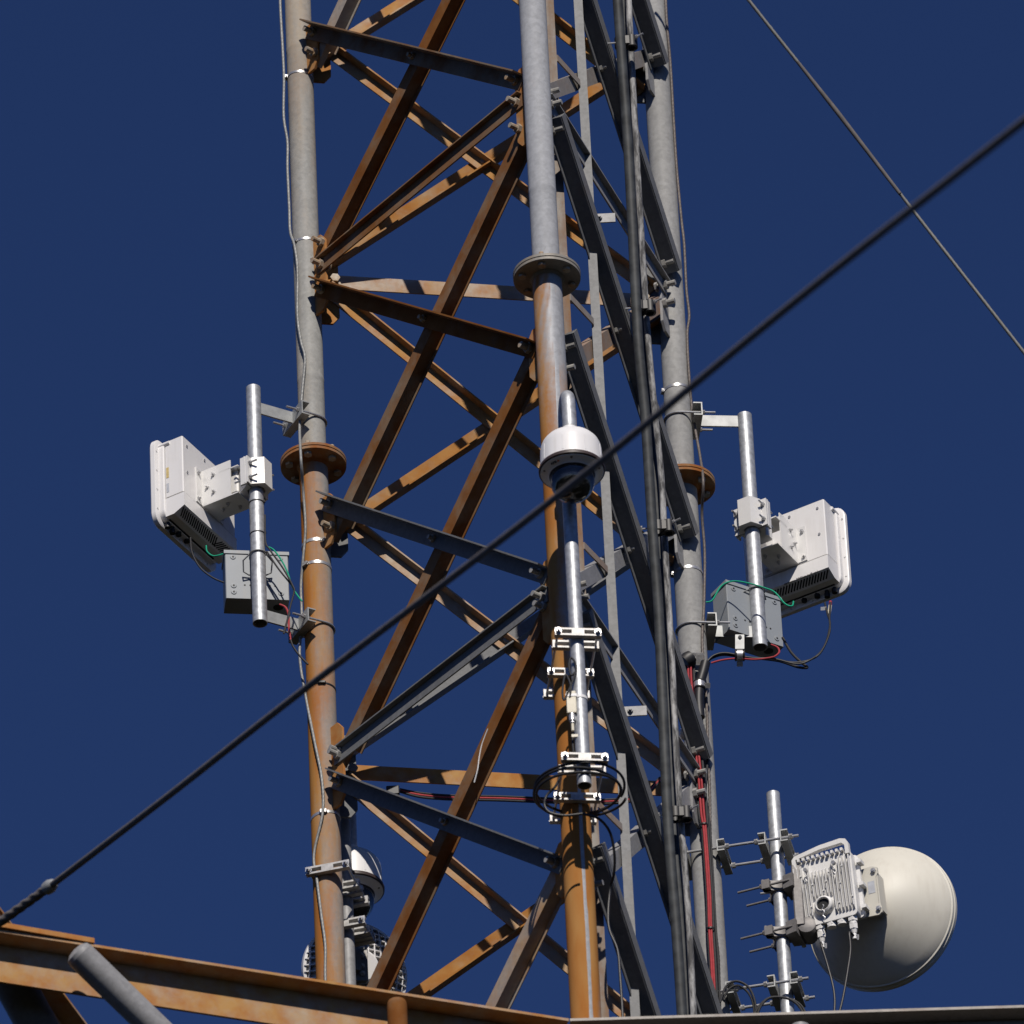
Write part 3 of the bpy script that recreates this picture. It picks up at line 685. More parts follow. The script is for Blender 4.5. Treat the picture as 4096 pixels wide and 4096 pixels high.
def rrect(w, h, r, n=6):
    p = []
    for cx, cy, a in ((w-r, h-r, 0), (-w+r, h-r, 90), (-w+r, -h+r, 180), (w-r, -h+r, 270)):
        for i in range(n+1):
            t_ = R(a+90*i/n); p.append((cx+r*math.cos(t_), cy+r*math.sin(t_)))
    return p
def flat_antenna(label, pole_pt, b, u, k, m_, sideways=0, lettering=None, sticker=False, tag=None):
    """b = out of its back towards the pole, u = along its width"""
    C = V(pole_pt)-b*k-UP*m_+u*sideways               # middle of the housing's back face
    th = thing('flat_antenna', label, 'antenna', C, 'flat square radio antennas')
    PW, PH, HW, HH, HD = .222, .213, .19, .185, .085
    f = C-b*(HD+.055)                                 # front plane of the panel
    mb = MB()
    P0 = rrect(PW, PH, .05); P1 = rrect(PW-.008, PH-.008, .045); P2 = rrect(PW-.004, PH-.004, .047)
    def ring(pl, off): return [f+u*x+UP*y+b*off for x, y in pl]
    n = len(P0); rings = [ring(P1, 0), ring(P0, .008), ring(P0, .026), ring(P2, .029), ring(rrect(PW-.022, PH-.022, .04), .03), ring(rrect(PW-.022, PH-.022, .04), .052), ring(rrect(PW-.026, PH-.026, .038), .056)]
    vs = sum(rings, []); fs = [(kk*n+i, kk*n+(i+1) % n, (kk+1)*n+(i+1) % n, (kk+1)*n+i) for kk in range(len(rings)-1) for i in range(n)]
    fs += [tuple(range(n)), tuple((len(rings)-1)*n+i for i in range(n))]
    mb.add(vs, fs); pan = mb.build('panel', 'white', th, .6)
    sc = MB()
    for i in range(4):
        for s in (-1, 1):
            p = f+u*s*(PW-.011)+UP*(-PH+.07+i*.095)+b*.0295; sc.cyl(p, p+b*.002, .004, 8).nx()
        for s in (-1, 1):
            p = f+UP*s*(PH-.011)+u*(-PW+.07+i*.1)+b*.0295; sc.cyl(p, p+b*.002, .004, 8).nx()
    sc.each('screw', 'steel', pan)
    mb = MB()
    for s in (-1, 1):
        p = f+u*(s*.19)+UP*.175+b*.03; mb.cyl(p, p+b*.05, .009, 12).nx()
    mb.each('spacer', 'white', pan)
    # housing with a dropped lower part
    hz = C-b*HD
    mb = MB(); mb.obox(hz+b*HD/2+UP*.0475, u, b, UP, HW, HD/2, HH-.0475, .004)
    hs = mb.build('housing', 'white', th)
    mb = MB(); mb.prism([(0, -HH+.088), (HD+.004, -HH+.088), (HD+.004, -HH+.024), (HD-.046, -HH), (0, -HH)], hz-u*(HW+.002), b, UP, u*2*(HW+.002))
    lo = mb.build('lower_cover', 'white', th, .4)
    mb = MB()                                         # slanted slots in the underside
    ev = (b*-.05-UP*.024).normalized(); nv = (b*.024-UP*.05).normalized(); mv = hz+b*(HD-.021)-UP*(HH-.012)+nv*.0004
    for i in range(27):
        x = -HW+.02+i*.0135; s = 1 if x < .08 else -1
        dd_ = (ev*.8+u*.6*s).normalized(); mb.obox(mv+u*x, dd_, dd_.cross(nv), nv, .022, .0032, .0005)
    mb.build('vent_grille', 'dark', lo)
    # connector shelf between housing and panel
    mb = MB(); mb.obox(hz-u*.01-b*.002-UP*(HH-.006), u, b, UP, HW-.03, .009, .009); mb.build('connector_bay', 'dark', th)
    mb = MB()
    for x, l in ((-.16, .022), (-.125, .03), (-.08, .012), (-.02, .008)):
        p = hz+u*x-UP*(HH-.01)-b*.012; mb.cyl(p, p-UP*l, .009, 12); mb.cyl(p-UP*l, p-UP*(l+.018), .0115, 12).nx()
    mb.each('cable_plug', 'black', th)
    bo = MB()
    for x, z in ((-.16, .15), (-.16, .02), (.16, .15), (-.03, .16)):
        p = C+u*x+UP*z; bo.cyl(p, p+b*.003, .006, 10).nx()
    bo.each('screw', 'steel', hs)
    # bent-plate bracket and clamp round the pole
    mb = MB()
    for s in (-1, 1):
        mb.obox(C+u*s*.078+b*.0025, u, b, UP, .02, .0025, .085); mb.obox(C+u*s*.056+b*.07, u, b, UP, .0025, .07, .085)
    mb.obox(C+b*.09-UP*.088, u, b, UP, .0585, .085, .0025)
    mb.obox(C+b*.13+UP*.045, u, b, UP, .0585, .045, .0025)
    br = mb.build('bracket', 'white_alu', th)
    bo = MB()
    for s in (-1, 1):
        for bb, zz in ((.06, .045), (.06, -.04), (.03, -.005)): bo.bolt(C+u*s*.0585+b*bb+UP*zz, u*s, .004, .0085, .008, .004)
        for zz in (.06, -.065): bo.bolt(C+u*s*.085+b*.005+UP*zz, b, .0045, .009, .006, .004)
    for x, bb in ((-.02, .10), (.025, .13), (.0, .065)): bo.bolt(C+u*x+b*bb-UP*.0905, -UP, .004, .0085, .008, .004)
    bo.each('bolt', 'steel', br)
    P = C+b*k; kk = k
    mb = MB(); mb.obox(C+b*(k-.085), u, b, UP, .036, .022, .06, .006); mb.build('tilt_block', 'white_alu', th)
    mb = MB()                                         # two extruded halves, octagon outside
    for s in (1, -1):
        o_ = [(.03*0+.0315, 0), (.024, .024*s), (0, .034*s), (-.024, .024*s), (-.0315, 0), (-.075, 0), (-.075, .006*s), (-.052, .006*s), (-.052, .012*s), (-.028, .056*s), (.028, .056*s), (.052, .012*s), (.052, .006*s), (.075, .006*s), (.075, 0)]
        pole_c = V(pole_pt)
        mb.prism(o_, V((pole_c.x, pole_c.y, C.z+m_-.062))+b*.003*s, u, b, UP*.13)
    for s in (1, -1): mb.obox(V((pole_pt[0], pole_pt[1], C.z+m_))+u*s*.07-b*.012, u, b, UP, .004, .014, .066)
    cl = mb.build('pole_clamp', 'white_alu', th, .4)
    bo = MB()
    for s in (-1, 1):
        for zz in (.038, -.034):
            p = V((pole_pt[0], pole_pt[1], C.z+m_+zz))+u*s*.062; bo.cyl(p-b*.06, p+b*.045, .0042, 8); bo.hexa(p+b*.01, p+b*.018, .009); bo.hexa(p-b*.012, p-b*.02, .009); bo.nx()
    bo.each('bolt', 'steel', cl)
    if sticker:
        mb = MB(); mb.obox(hz-u*(HW+.0006)+b*.012+UP*.03, b, u, UP, .006, .0005, .026); mb.build('warning_label', 'yellow', hs)
        mb = MB(); mb.obox(hz-u*(HW+.0006)+b*.012-UP*.045, b, u, UP, .006, .0005, .022); mb.build('data_label', 'grey_tag', hs)
    if lettering:
        X = -u if (-u).cross(UP).dot(b) > 0 else u
        text_mesh(lettering, .016, C+b*.0048-u*.065-UP*(HH-.022), X, UP, 'lettering', 'dark', lo)
    return th, C, hz, f
def poleL_pt(px, py): return V((xL, YL, PY(px, py, YL).z))
def poleR_pt(px, py): return V((xR, YR, PY(px, py, YR).z))
bL, uL = V((.868, -.497, 0)), V((.497, .868, 0))
bR, uR = V((-.49, -.872, 0)), V((-.872, .49, 0))
antL, CL, hzL, fL = flat_antenna('flat white antenna left of the tower, seen edge-on, with a yellow warning label', poleL_pt(1028, 1915), bL, uL, .222, -.008, sticker=True)
antR, CRt, hzR, fR = flat_antenna('flat white antenna right of the tower, showing its broad back with slanted vent slots', poleR_pt(2998, 2075), bR, uR, .275, -.005, lettering='terrama 30GHz lo/7 ot1')

# grey boxes strapped behind the poles
def grey_box(label, TLp, Y, X, N_, w, h, dp, strap_pt, pole, front=1):
    TL = PY(*TLp, Y)
    C = TL+X*(w/2)-UP*(h/2)-N_*(dp/2)
    th = thing('equipment_box', label, 'equipment box', C-UP*h/2, 'grey metal boxes on the side poles')
    mb = MB(); mb.obox(C, X, N_, UP, w/2, dp/2, h/2, .003); bx = mb.build('box_body', 'grey_box', th)
    mb = MB(); mb.obox(C+UP*(h/2-.006), X, N_, UP, w/2+.004, dp/2+.004, .008); mb.build('lid', 'grey_box', th)
    mb = MB(); dk = MB()
    for sx in (-1, 1):
        for sz in (-1, 1):
            p = C+X*sx*(w/2-.032)+UP*sz*(h/2-.03)+N_*dp/2
            mb.lathe([(.012, 0), (.0105, .003), (.004, .0034)], p, N_, 20).nx(); dk.cyl(p+N_*.003, p+N_*.0045, .0042, 10).nx()
    p = C-X*(w/2-.032)-UP*.055+N_*dp/2; mb.lathe([(.012, 0), (.0105, .003), (.004, .0034)], p, N_, 20); dk.cyl(p+N_*.003, p+N_*.0045, .0042, 10).nx()
    for x in (-.05, -.028, .05, .07): 
        p = C+X*x-UP*.05+N_*dp/2; dk.cyl(p, p+N_*.001, .004, 10).nx()
    mb.each('screw_boss', 'grey_box', bx); dk.each('screw_hole', 'dark', bx)
    dk = MB(); p = C+X*(w/2-.04)-UP*(h/2); dk.cyl(p, p-UP*.001, .02, 16); dk.build('cable_entry', 'dark', bx)
    # bent wire strap round the pole
    c = V(strap_pt); Xp = X; r = .034
    pts = [c+N_*-.06+Xp*.03-UP*.055, c-N_*.045+Xp*.055-UP*.05, c-N_*.02+Xp*.058-UP*.012, c+Xp*.036+UP*.002]
    arc = [c+Xp*r*math.cos(a)+N_*r*math.sin(a)+UP*.004 for a in [math.pi*i/8 for i in range(9)]]
    left = [c-Xp*.036+UP*.002, c-N_*.02-Xp*.058-UP*.012, c-N_*.045-Xp*.055-UP*.05, c-N_*.06-Xp*.03-UP*.055]
    MB().tube(pts+arc+left, .0032, 8).build('wire_strap', 'bracket', th)
    return th, C
XbL = V((.99, .14, 0)).normalized(); NbL = V((.14, -.99, 0)).normalized()
boxL, CbL = grey_box('pale grey box behind the left antenna pole, its dark underside in view', (899, 2203), YL+.055, XbL, NbL, .252, .232, .105, poleL_pt(1032, 2222), poleL)
XbR = V((.84, .54, 0)).normalized(); NbR = V((.54, -.84, 0)).normalized()
boxR, CbR = grey_box('pale grey box behind the right antenna pole, turned with two sides in view', (2904, 2322), YR-.06, XbR, NbR, .258, .24, .105, poleR_pt(3022, 2368), poleR)

def cable(px, Y, r, mat, label, name='cable', group=None, n=10):
    """px = [(x, y) or (x, y, dY)...]"""
    pts = [PY(p[0], p[1], Y+(p[2] if len(p) > 2 else 0)) for p in px]
    return single(MB().tube(spline(pts, 10), r, n), name, mat, label, 'cable', group)
GL = 'cables of the left antenna'; GR = 'cables of the right antenna'
ya = fL.y+.0
def pxs(*a): return list(a)
pA = hzL-uL*.125-UP*.21
cable([(762, 2150), (768, 2210), (800, 2270), (850, 2310), (895, 2330)], YL+.06, .0036, 'black', 'black cable hanging in a curve from the left antenna to the grey box', group=GL)
cable([(825, 2182), (828, 2205), (848, 2222), (870, 2222), (892, 2215)], YL+.10, .003, 'green', 'short green earth wire from the left antenna to the grey box', group=GL)
cable([(1064, 2185), (1095, 2200), (1128, 2245), (1150, 2290), (1168, 2345), (1185, 2375), (1208, 2405)], YL-.02, .0033, 'green', 'green earth wire curving from the left pole to the left leg', group=GL)
cable([(1060, 2060), (1062, 2165), (1080, 2200), (1130, 2270), (1172, 2345), (1176, 2370), (1160, 2430), (1145, 2500), (1135, 2535), (1142, 2505), (1160, 2450)], YL-.03, .0036, 'black', 'black cable looping from the left pole round the lower arm', group=GL)
cable([(1067, 2205), (1110, 2270), (1150, 2320), (1172, 2346)], YL-.02, .0036, 'black', 'straight black cable beside the green wire right of the left grey box', group=GL)
cable([(1118, 2418), (1140, 2428), (1152, 2450), (1155, 2478), (1156, 2510), (1162, 2560)], YL+.05, .0045, 'red', 'short red cable dropping from under the left grey box', group=GL)
cable([(1160, 2550), (1172, 2585), (1198, 2622), (1232, 2658)], YL+.05, .0042, 'black', 'short black cable running from the lower left clamp in to the left leg', group=GL)
cable([(1225, 2095), (1240, 2130), (1290, 2260), (1340, 2190), (1375, 2150)], LL.y+.12, .004, 'green', 'thin green wire passing behind the left leg at the lower rusty joint', group=GL)
for (x, y, w_) in ((1030, 2015, .0297), (1032, 2140, .0297)):
    p = poleL_pt(x, y)
    single(MB().lathe([(w_, -.003), (w_+.002, -.002), (w_+.002, .002), (w_, .003)], p, UP, 28, closed=True).cyl(p+V((.031, -.012, -.004)), p+V((.031, -.012, .006)), .005, 8), 'cable_tie', 'black', 'black cable tie on the left antenna pole, the %s of two' % ('upper' if y < 2100 else 'lower'), 'cable tie', 'black cable ties')
# right side
cable([(2824, 2409), (2850, 2400), (2885, 2345), (2930, 2325), (2990, 2332), (3060, 2352), (3100, 2370), (3140, 2415), (3168, 2424), (3174, 2405)], YR-.12, .0034, 'green', 'green earth wire arching over the right grey box to the right antenna', group=GR)
cable([(3299, 2410, .08), (3310, 2455, .06), (3320, 2500, .04), (3300, 2580, .02), (3260, 2630), (3180, 2650), (3080, 2634), (2990, 2633), (2900, 2620), (2850, 2632), (2822, 2655)], YR-.02, .0042, 'black', 'black cable looping down from the right antenna to the right leg, inner loop', group=GR)
cable([(3322, 2410, .08), (3318, 2470, .06), (3318, 2530, .04), (3285, 2605, .02), (3230, 2645), (3180, 2655), (3100, 2636), (3000, 2630), (2905, 2612), (2855, 2622), (2825, 2650)], YR-.03, .0042, 'black', 'black cable looping down from the right antenna to the right leg, outer loop', group=GR)
cable([(3130, 2550), (3165, 2610), (3205, 2650), (3229, 2670), (3190, 2668), (3120, 2645), (3040, 2634)], YR+.0, .0055, 'black', 'thick black cable folded in a sharp bend under the right grey box', group=GR)
cable([(3084, 2578), (3110, 2590), (3117, 2608), (3105, 2622), (3085, 2630), (3020, 2638), (2950, 2634), (2890, 2640), (2845, 2652)], YR-.04, .004, 'red', 'red cable curling out from under the right grey box towards the leg', group=GR)
single(MB().tube([PY(3322, 2405, YR+.06), PY(3321, 2425, YR+.06)], .0062, 10), 'cable_sleeve', 'red', 'small red marker sleeve on the hanging cable of the right antenna', 'cable sleeve')
single(MB().tube([PY(3321, 2422, YR+.055), PY(3316, 2458, YR+.05)], .0072, 10), 'cable_sleeve', 'beige', 'pale sleeve on the hanging cable of the right antenna', 'cable sleeve')
mb = MB(); mb.obox(PY(3294, 2434, YR+.05), (CR+CU*.08).normalized(), (_fw), CU, .0115, .001, .007)
single(mb, 'cable_tag', 'tag_white', 'small white tag on the hanging cable of the right antenna', 'cable tag')
# clip holding the bundle under the right pole arm
def bundle_clip(px, py, Y, axis, label, r=.022, strap=None):
    c = PY(px, py, Y); th = thing('cable_clip', label, 'cable clip', c, 'steel clips round the red and black cables')
    axis = axis.normalized(); X, Yy = perp(axis)
    MB().lathe([(.006, -.02), (r, -.02), (r+.002, -.017), (r+.002, -.014), (r-.002, -.012), (r-.002, .012), (r+.002, .014), (r+.002, .017), (r, .02), (.006, .02)], c, axis, 24, closed=True).build('grommet', 'black', th)
    MB().lathe([(r-.001, -.0115), (r+.0015, -.0115), (r+.0015, .0115), (r-.001, .0115)], c, axis, 24, closed=True).obox(c+(CR*.9 if abs(axis.z) > .5 else -CU)*(r+.012), CR, CU, _fw, .012, .01, .011).build('steel_band', 'steel', th)
    if strap:
        a, b_ = strap; MB().obox((a+b_)/2, CR, _fw, (a-b_).normalized(), .018, .0015, (a-b_).length/2).bolt(a-UP*.012-_fw*.002, -_fw, .004, .008, .004, .002).build('hanger_strap', 'bracket', th)
    return th
bundle_clip(2959, 2622, YR-.035, CR, 'steel cable clip hanging from the lower arm of the right antenna pole', strap=(PY(2959, 2538, YR-.04), PY(2959, 2595, YR-.04)))
yb = LR.y-.105
bundle_clip(2798, 2742, yb, UP, 'steel cable clip on the right leg just under the black cable joint')
bundle_clip(2775, 2908, yb, UP, 'steel cable clip with white insulator on the red cables beside the right leg')
single(MB().lathe([(.006, 0), (.022, .006), (.026, .018), (.018, .03), (.006, .034)], PY(2722, 2935, yb), (CR*.8-_fw*.6), 20), 'insulator', 'tag_white', 'round pale insulator knob left of the red cables', 'insulator')
# black bundle head at the top of the red cables
hd = thing('cable_joint', 'black moulded cable joint on the front of the right leg where the red cables begin', 'cable joint', PY(2760, 2650, yb))
MB().lathe([(.0, -.022), (.03, -.02), (.034, 0), (.03, .02), (0, .022)], PY(2752, 2640, yb), (CR*.6+UP*.5).normalized(), 24).build('grommet', 'black', hd)
mb = MB(); mb.obox(PY(2790, 2618, yb+.01), CR, CU, _fw, .024, .008, .012); mb.obox(PY(2798, 2640, yb), CR, CU, _fw, .014, .02, .012); mb.build('steel_band', 'bright', hd)
MB().tube(spline([PY(2822, 2650, yb), PY(2812, 2690, yb), PY(2800, 2735, yb), PY(2795, 2800, yb), PY(2800, 2870, yb)], 6), .02, 12, rs=None).build('taped_sleeve', 'black', hd)
GRD = 'red and black cables down the right leg'
redp = [(2752, 2655), (2755, 2730), (2763, 2800), (2772, 2870), (2779, 2930), (2784, 3010), (2797, 3140), (2805, 3250), (2815, 3320), (2825, 3460), (2833, 3590), (2837, 3720), (2845, 3850), (2852, 4000), (2860, 4200)]
for off, dy, mat, lab, r_ in ((0, 0, 'red', 'red cable down the right leg, left of the pair of reds', .0046), (11, .0, 'red', 'red cable down the right leg, right of the pair of reds', .0044), (-9, .012, 'black', 'black cable hugging the left side of the red pair on the right leg', .005), (22, .014, 'black', 'black cable between the red pair and the wire rope on the right leg', .006)):
    px = [(x+off*(1 if y < 3300 else .75), y) for x, y in redp]
    cable(px, yb+dy, r_, mat, lab, group=GRD)
cable([(2800, 2870), (2822, 2950), (2832, 3020), (2822, 3160), (2838, 3300), (2850, 3480), (2862, 3700), (2876, 3900), (2884, 4200)], yb+.03, .0055, 'black', 'black cable close beside the wire rope on the lower right leg', group=GRD)
for (x, y, wh) in ((2812, 3300, 'upper'), (2838, 3717, 'lower')):
    single(MB().lathe([(.0135, -.003), (.016, -.003), (.016, .003), (.0135, .003)], PY(x+4, y, yb+.006), UP, 20, closed=True), 'cable_tie', 'black', 'black cable tie round the red cables on the right leg, %s of two' % wh, 'cable tie', 'black cable ties')

# ------------------------------------------------------------------ dome cameras
def dome_camera(label, P, parent_loc=None):
    """P = middle of the neck's lower end"""
    th = thing('dome_camera', label, 'security camera', P, 'white dome security cameras')
    O = V(P)
    MB().lathe([(.029, .03), (.031, .028), (.031, 0), (.0, 0)], O, UP, 40).build('neck', 'cam_white', th)
    prof = [(.0, .004), (.033, .001), (.036, -.002), (.054, -.007), (.077, -.016), (.095, -.028), (.1075, -.044), (.114, -.06), (.117, -.076), (.1205, -.150), (.1215, -.158), (.1195, -.161)]
    hs = MB().lathe(prof, O, UP, 72).build('housing', 'cam_white', th, .5)
    sm = MB()
    for a in (-150, -105, -62, -18, 25, 70):
        d = V((math.cos(R(a)), math.sin(R(a)), 0)); T = d.cross(UP)
        sm.prism([(.1165, -.078), (.1183, -.078), (.1214, -.150), (.1196, -.150)], O-T*.004, d, UP, T*.008).nx()
    sm.each('moulded_rib', 'cam_white', hs)
    MB().lathe([(.1185, -.158), (.1245, -.160), (.127, -.166), (.1265, -.175), (.122, -.1785), (.116, -.1755)], O, UP, 72, closed=True).build('seal', 'seal', th)
    rg = MB().lathe([(.117, -.172), (.1205, -.178), (.118, -.181), (.095, -.189), (.088, -.195), (.084, -.194), (.084, -.178), (.117, -.172)], O, UP, 72).build('trim_ring', 'cam_ring', th, .4)
    MB().lathe([(.0885, -.1945), (.084, -.199), (.0805, -.198), (.0835, -.1925)], O, UP, 64, closed=True).build('gasket', 'seal', rg)
    sc = MB()
    for a in (-90, -15, 195, 60, 120):
        d = V((math.cos(R(a)), math.sin(R(a)), 0)); p = O+d*.108-UP*.1845
        nn_ = (-UP-d*-.33).normalized(); sc.cyl(p-nn_*.002, p+nn_*.0015, .0045, 12).nx()
    sc.each('screw', 'cast', rg)
    # lettering on the ring, left of front, with its small mark
    a = R(-128); d = V((math.cos(a), math.sin(a), 0)); T = V((-math.sin(a), math.cos(a), 0))
    nn_ = (-UP+d*.33).normalized(); Yv = nn_.cross(T); Yv = Yv if Yv.dot(d) > 0 else -Yv
    text_mesh('AXIS', .013, O+d*.1045-UP*.1865+nn_*.0012-T*.004, T, Yv, 'lettering', 'dark', rg, bold=True)
    q = O+d*.1045-UP*.1865+nn_*.0016+T*.0175
    MB().prism([(-.0055, -.004), (.0055, -.004), (0, .0055)], q, T, Yv, nn_*.0008).build('logo_mark', 'orange', rg)
    gl = [(.083, -.178), (.084, -.222)]+[(.084*math.cos(R(t_)), -.222-.084*math.sin(R(t_))) for t_ in range(10, 91, 8)]+[(0, -.306)]
    inn = [(max(r_-.0022, 0), h+(.0022 if h < -.23 else 0)) for r_, h in gl][::-1]
    MB().lathe(gl+inn, O, UP, 56).build('clear_dome', 'glass', th, 1.2)
    ball = [(.0, -.19), (.074, -.19), (.072, -.212), (.06, -.22)]+[(.056*math.cos(R(t_)), -.224-.056*math.sin(R(t_))) for t_ in range(0, 91, 10)]
    cb = MB().lathe(ball, O, UP, 40).build('camera_ball', 'dark', th)
    d = V((.1, -.8, -.55)).normalized(); c = O-UP*.224
    MB().cyl(c+d*.045, c+d*.060, .022, 24).build('lens', 'black', cb)
    return th
GMP = 'steel poles carrying the dome cameras'
def gooseneck(label, base, top, fwd, neckP, rad=.027):
    """vertical pole, then a tight bend forward and down to the camera neck"""
    th = thing('camera_pole', label, 'camera pole', base, GMP)
    MB().hollow(base, top, rad, .003, 36).build('pole', 'pipe', th)
    n = V(neckP); f = V((n.x-top.x, n.y-top.y, 0)); r_ = f.length/2; d = f.normalized(); h = n.z+.03
    zc = max(top.z, h)+.05
    pts = [top-UP*.03, V((top.x, top.y, zc))]
    for k in range(1, 16):
        a = math.pi*k/16; pts.append(V((top.x, top.y, zc))+d*(r_-r_*math.cos(a))+UP*r_*math.sin(a))
    pts += [V((n.x, n.y, zc)), V((n.x, n.y, h-.01))]
    gm = MB().tube(pts, rad*1.0, 28); gm.build('gooseneck', 'pipe', th)
    MB().lathe([(rad+.001, -.02), (rad+.006, -.018), (rad+.006, .018), (rad+.001, .02)], V((top.x, top.y, top.z)), UP, 32, closed=True).build('collar', 'bracket', th)
    MB().lathe([(rad+.0005, 0), (rad+.003, .001), (rad+.003, .006), (rad+.0005, .007)], V((n.x, n.y, h-.002)), UP, 32, closed=True).build('collar', 'bracket', th)
    return th
Yp = LM.y-.285
pb = PY(2341, 3143, Yp); pt = PY(2262, 1800, Yp); xm = (pb.x+PY(2300, 2500, Yp).x)/2
pb = V((xm, Yp, pb.z)); pt = V((xm, Yp, PY(2252, 1745, Yp).z))
neck1 = PY(2280, 1741, Yp-.135)
gooseneck('bright steel pole clamped to the nearest leg, holding the front dome camera', pb, pt, 0, neck1)
dome_camera('white dome camera hanging in front of the nearest leg, its clear dome in full view', neck1)

def slotted(mb, c, X, N_, w=.088, h=.017, d=.011):
    """short channel with two long slots; N_ faces the viewer"""
    Z = UP
    mb.obox(c+Z*(h-.004), X, N_, Z, w, d, .004); mb.obox(c-Z*(h-.004), X, N_, Z, w, d, .004)
    e = h-.008
    for a, b_ in ((-w, -w+.014), (-.024, .024), (w-.014, w)):
        mb.obox(c+X*(a+b_)/2+N_*(d-.0025), X, N_, Z, (b_-a)/2, .0025, e)
    for s in (-1, 1):                      # slot ends
        for q_ in (.026, .072): pass
    return mb
GC2 = 'slotted zinc clamps holding the camera poles'
def clamp_set(label, front, dirv, offs, X, rods=.075):
    th = thing('pole_clamp', label, 'pole clamp', front, GC2)
    N_ = -dirv
    for i, o_ in enumerate(offs):
        c = front+dirv*o_
        slotted(MB(), c, X, N_ if i in (0, 2) else N_).build('slotted_plate', 'bright', th, .4)
    last = front+dirv*(offs[-1]+.03)
    mb = MB()
    for s in (-1, 1):
        a = front+X*s*rods-dirv*.03; mb.cyl(a, last+X*s*rods, .0048, 10).nx()
    rd = mb.each('threaded_rod', 'steel', th)
    mb = MB()
    for s in (-1, 1):
        for o_, sg in ((offs[0], -1), (offs[1], 1), (offs[2], -1), (offs[3], 1)):
            p = front+dirv*o_+X*s*rods+dirv*sg*.0115
            mb.cyl(p, p+dirv*sg*.002, .0135, 16); mb.hexa(p+dirv*sg*.002, p+dirv*sg*.012, .0098).nx()
    for i, nu_ in enumerate(mb.each('nut', 'steel', th)): nu_.parent = rd[i//4]
    return th
dv = V((LM.x-xm, LM.y-Yp, 0)); Lp = dv.length; dv.normalize(); Xc = V((dv.y, -dv.x, 0))
for py, lab in ((2533, 'slotted zinc clamp joining the front camera pole to the nearest leg, upper one'), (3032, 'slotted zinc clamp joining the front camera pole to its leg, by the cable coil')):
    z = PY(2306 if py < 2800 else 2344, py, Yp-.04).z
    fr = V((xm, Yp, z))-dv*.040
    clamp_set(lab, fr, dv, [0, .08, .04+Lp-.07, .04+Lp+.072], Xc)
# box, small cable loops and coil on the front pole
fb = PY(2286, 2815, Yp-.02)
ad = thing('cable_adapter', 'small beige finned adapter strapped to the front camera pole', 'adapter', fb)
mb = MB(); mb.obox(fb, EX, EY, UP, .0185, .014, .049, .003); ab = mb.build('adapter_body', 'beige', ad)
mb = MB()
for k in range(6): mb.obox(fb+V((-.0155+.0062*k, -.0145, -.012)), EX, EY, UP, .001, .0015, .034)
mb.build('fins', 'beige', ab)
q = fb-UP*.05; MB().cyl(q, q-UP*.03, .013, 16).cyl(q-UP*.03, q-UP*.04, .009, 12).build('connector', 'steel', ad)
MB().cyl(q-UP*.04, q-UP*.075, .006, 12).obox(q-UP*.098+EX*.008, EX, EY, UP, .014, .003, .006).build('cable_end', 'beige', ad)
MB().lathe([(.0275, -.006), (.0295, -.006), (.0295, .006), (.0275, .006)], V((xm, Yp, fb.z+.03)), UP, 28, closed=True).obox(fb+UP*.03-EY*.0145, EX, EY, UP, .021, .0015, .006).build('strap', 'tag_white', ad)
GK = 'black cables on the front camera pole'
cable([(2280, 2790), (2282, 2740), (2262, 2700), (2250, 2760), (2256, 2800), (2276, 2760), (2302, 2690), (2300, 2650), (2284, 2632), (2276, 2660), (2284, 2700), (2300, 2690)], Yp-.034, .0042, 'black', 'black cable doubled in two loops on the front camera pole above the beige adapter', group=GK)
cable([(2290, 2930), (2292, 2990), (2300, 3040), (2302, 3090)], Yp-.0, .004, 'black', 'black cable dropping straight from the beige adapter to the lower clamp', group=GK)
# coil tied round the lower clamp
cc = PY(2314, 3178, Yp+.12); ru = V((1, -.03, 0)).normalized(); rv = V((.03, 1, .02)).normalized()
pts = []
for k in range(0, 73*3):
    a = 2*math.pi*k/72+.3; w = 1+.06*math.sin(a*.37+1)+.05*math.cos(a*.61)+.02*math.sin(a*3+k*.02)
    pts.append(cc+ru*.163*w*math.cos(a)+rv*.158*w*math.sin(a)+UP*(.016*math.sin(a*.45)+.007*k/72))
coil = single(MB().tube(pts, .0052, 9), 'cable_coil', 'black', 'coil of black cable hung round the lower clamp of the front camera pole', 'cable coil')
cable([(2330, 3255, -.1), (2395, 3275, -.1), (2440, 3330, -.05), (2458, 3420, 0), (2455, 3500, .05), (2440, 3560, .1), (2434, 3700, .1), (2470, 3800, .1), (2480, 3900, .1), (2490, 4050, .1), (2495, 4200, .1)], LM.y-.05, .0052, 'black', 'black cable falling from the coil down the nearest leg towards its right', group=GK)
cable([(2265, 3050, .1), (2225, 3140, .05), (2188, 3180, 0), (2178, 3220, 0), (2200, 3250, 0), (2260, 3262, 0), (2330, 3255, 0)], Yp+.02, .0048, 'black', 'black cable bowing out left of the lower clamp under the coil', group=GK)
# red and black cables slung below the far horizontal strut
yh = (LL.y+LR.y)/2
for off, mat, lab in ((0, 'black', 'black cable slung under the far horizontal strut, upper'), (8, 'red', 'red cable slung under the far horizontal strut'), (16, 'black', 'black cable slung under the far horizontal strut, lower')):
    cable([(1600, 3157+off*.6), (1680, 3172+off), (1800, 3182+off), (2000, 3186+off), (2200, 3194+off), (2400, 3200+off), (2560, 3180+off), (2640, 3110+off)], yh-.03, .0048, mat, lab, group='cables under the far strut')
c_ = PY(1572, 3168, LL.y+.08); mb = MB(); mb.obox(c_, EX, EY, UP, .026, .018, .018, .004); single(mb, 'cable_block', 'black', 'black ridged cable block under the far strut beside the left leg', 'cable block')

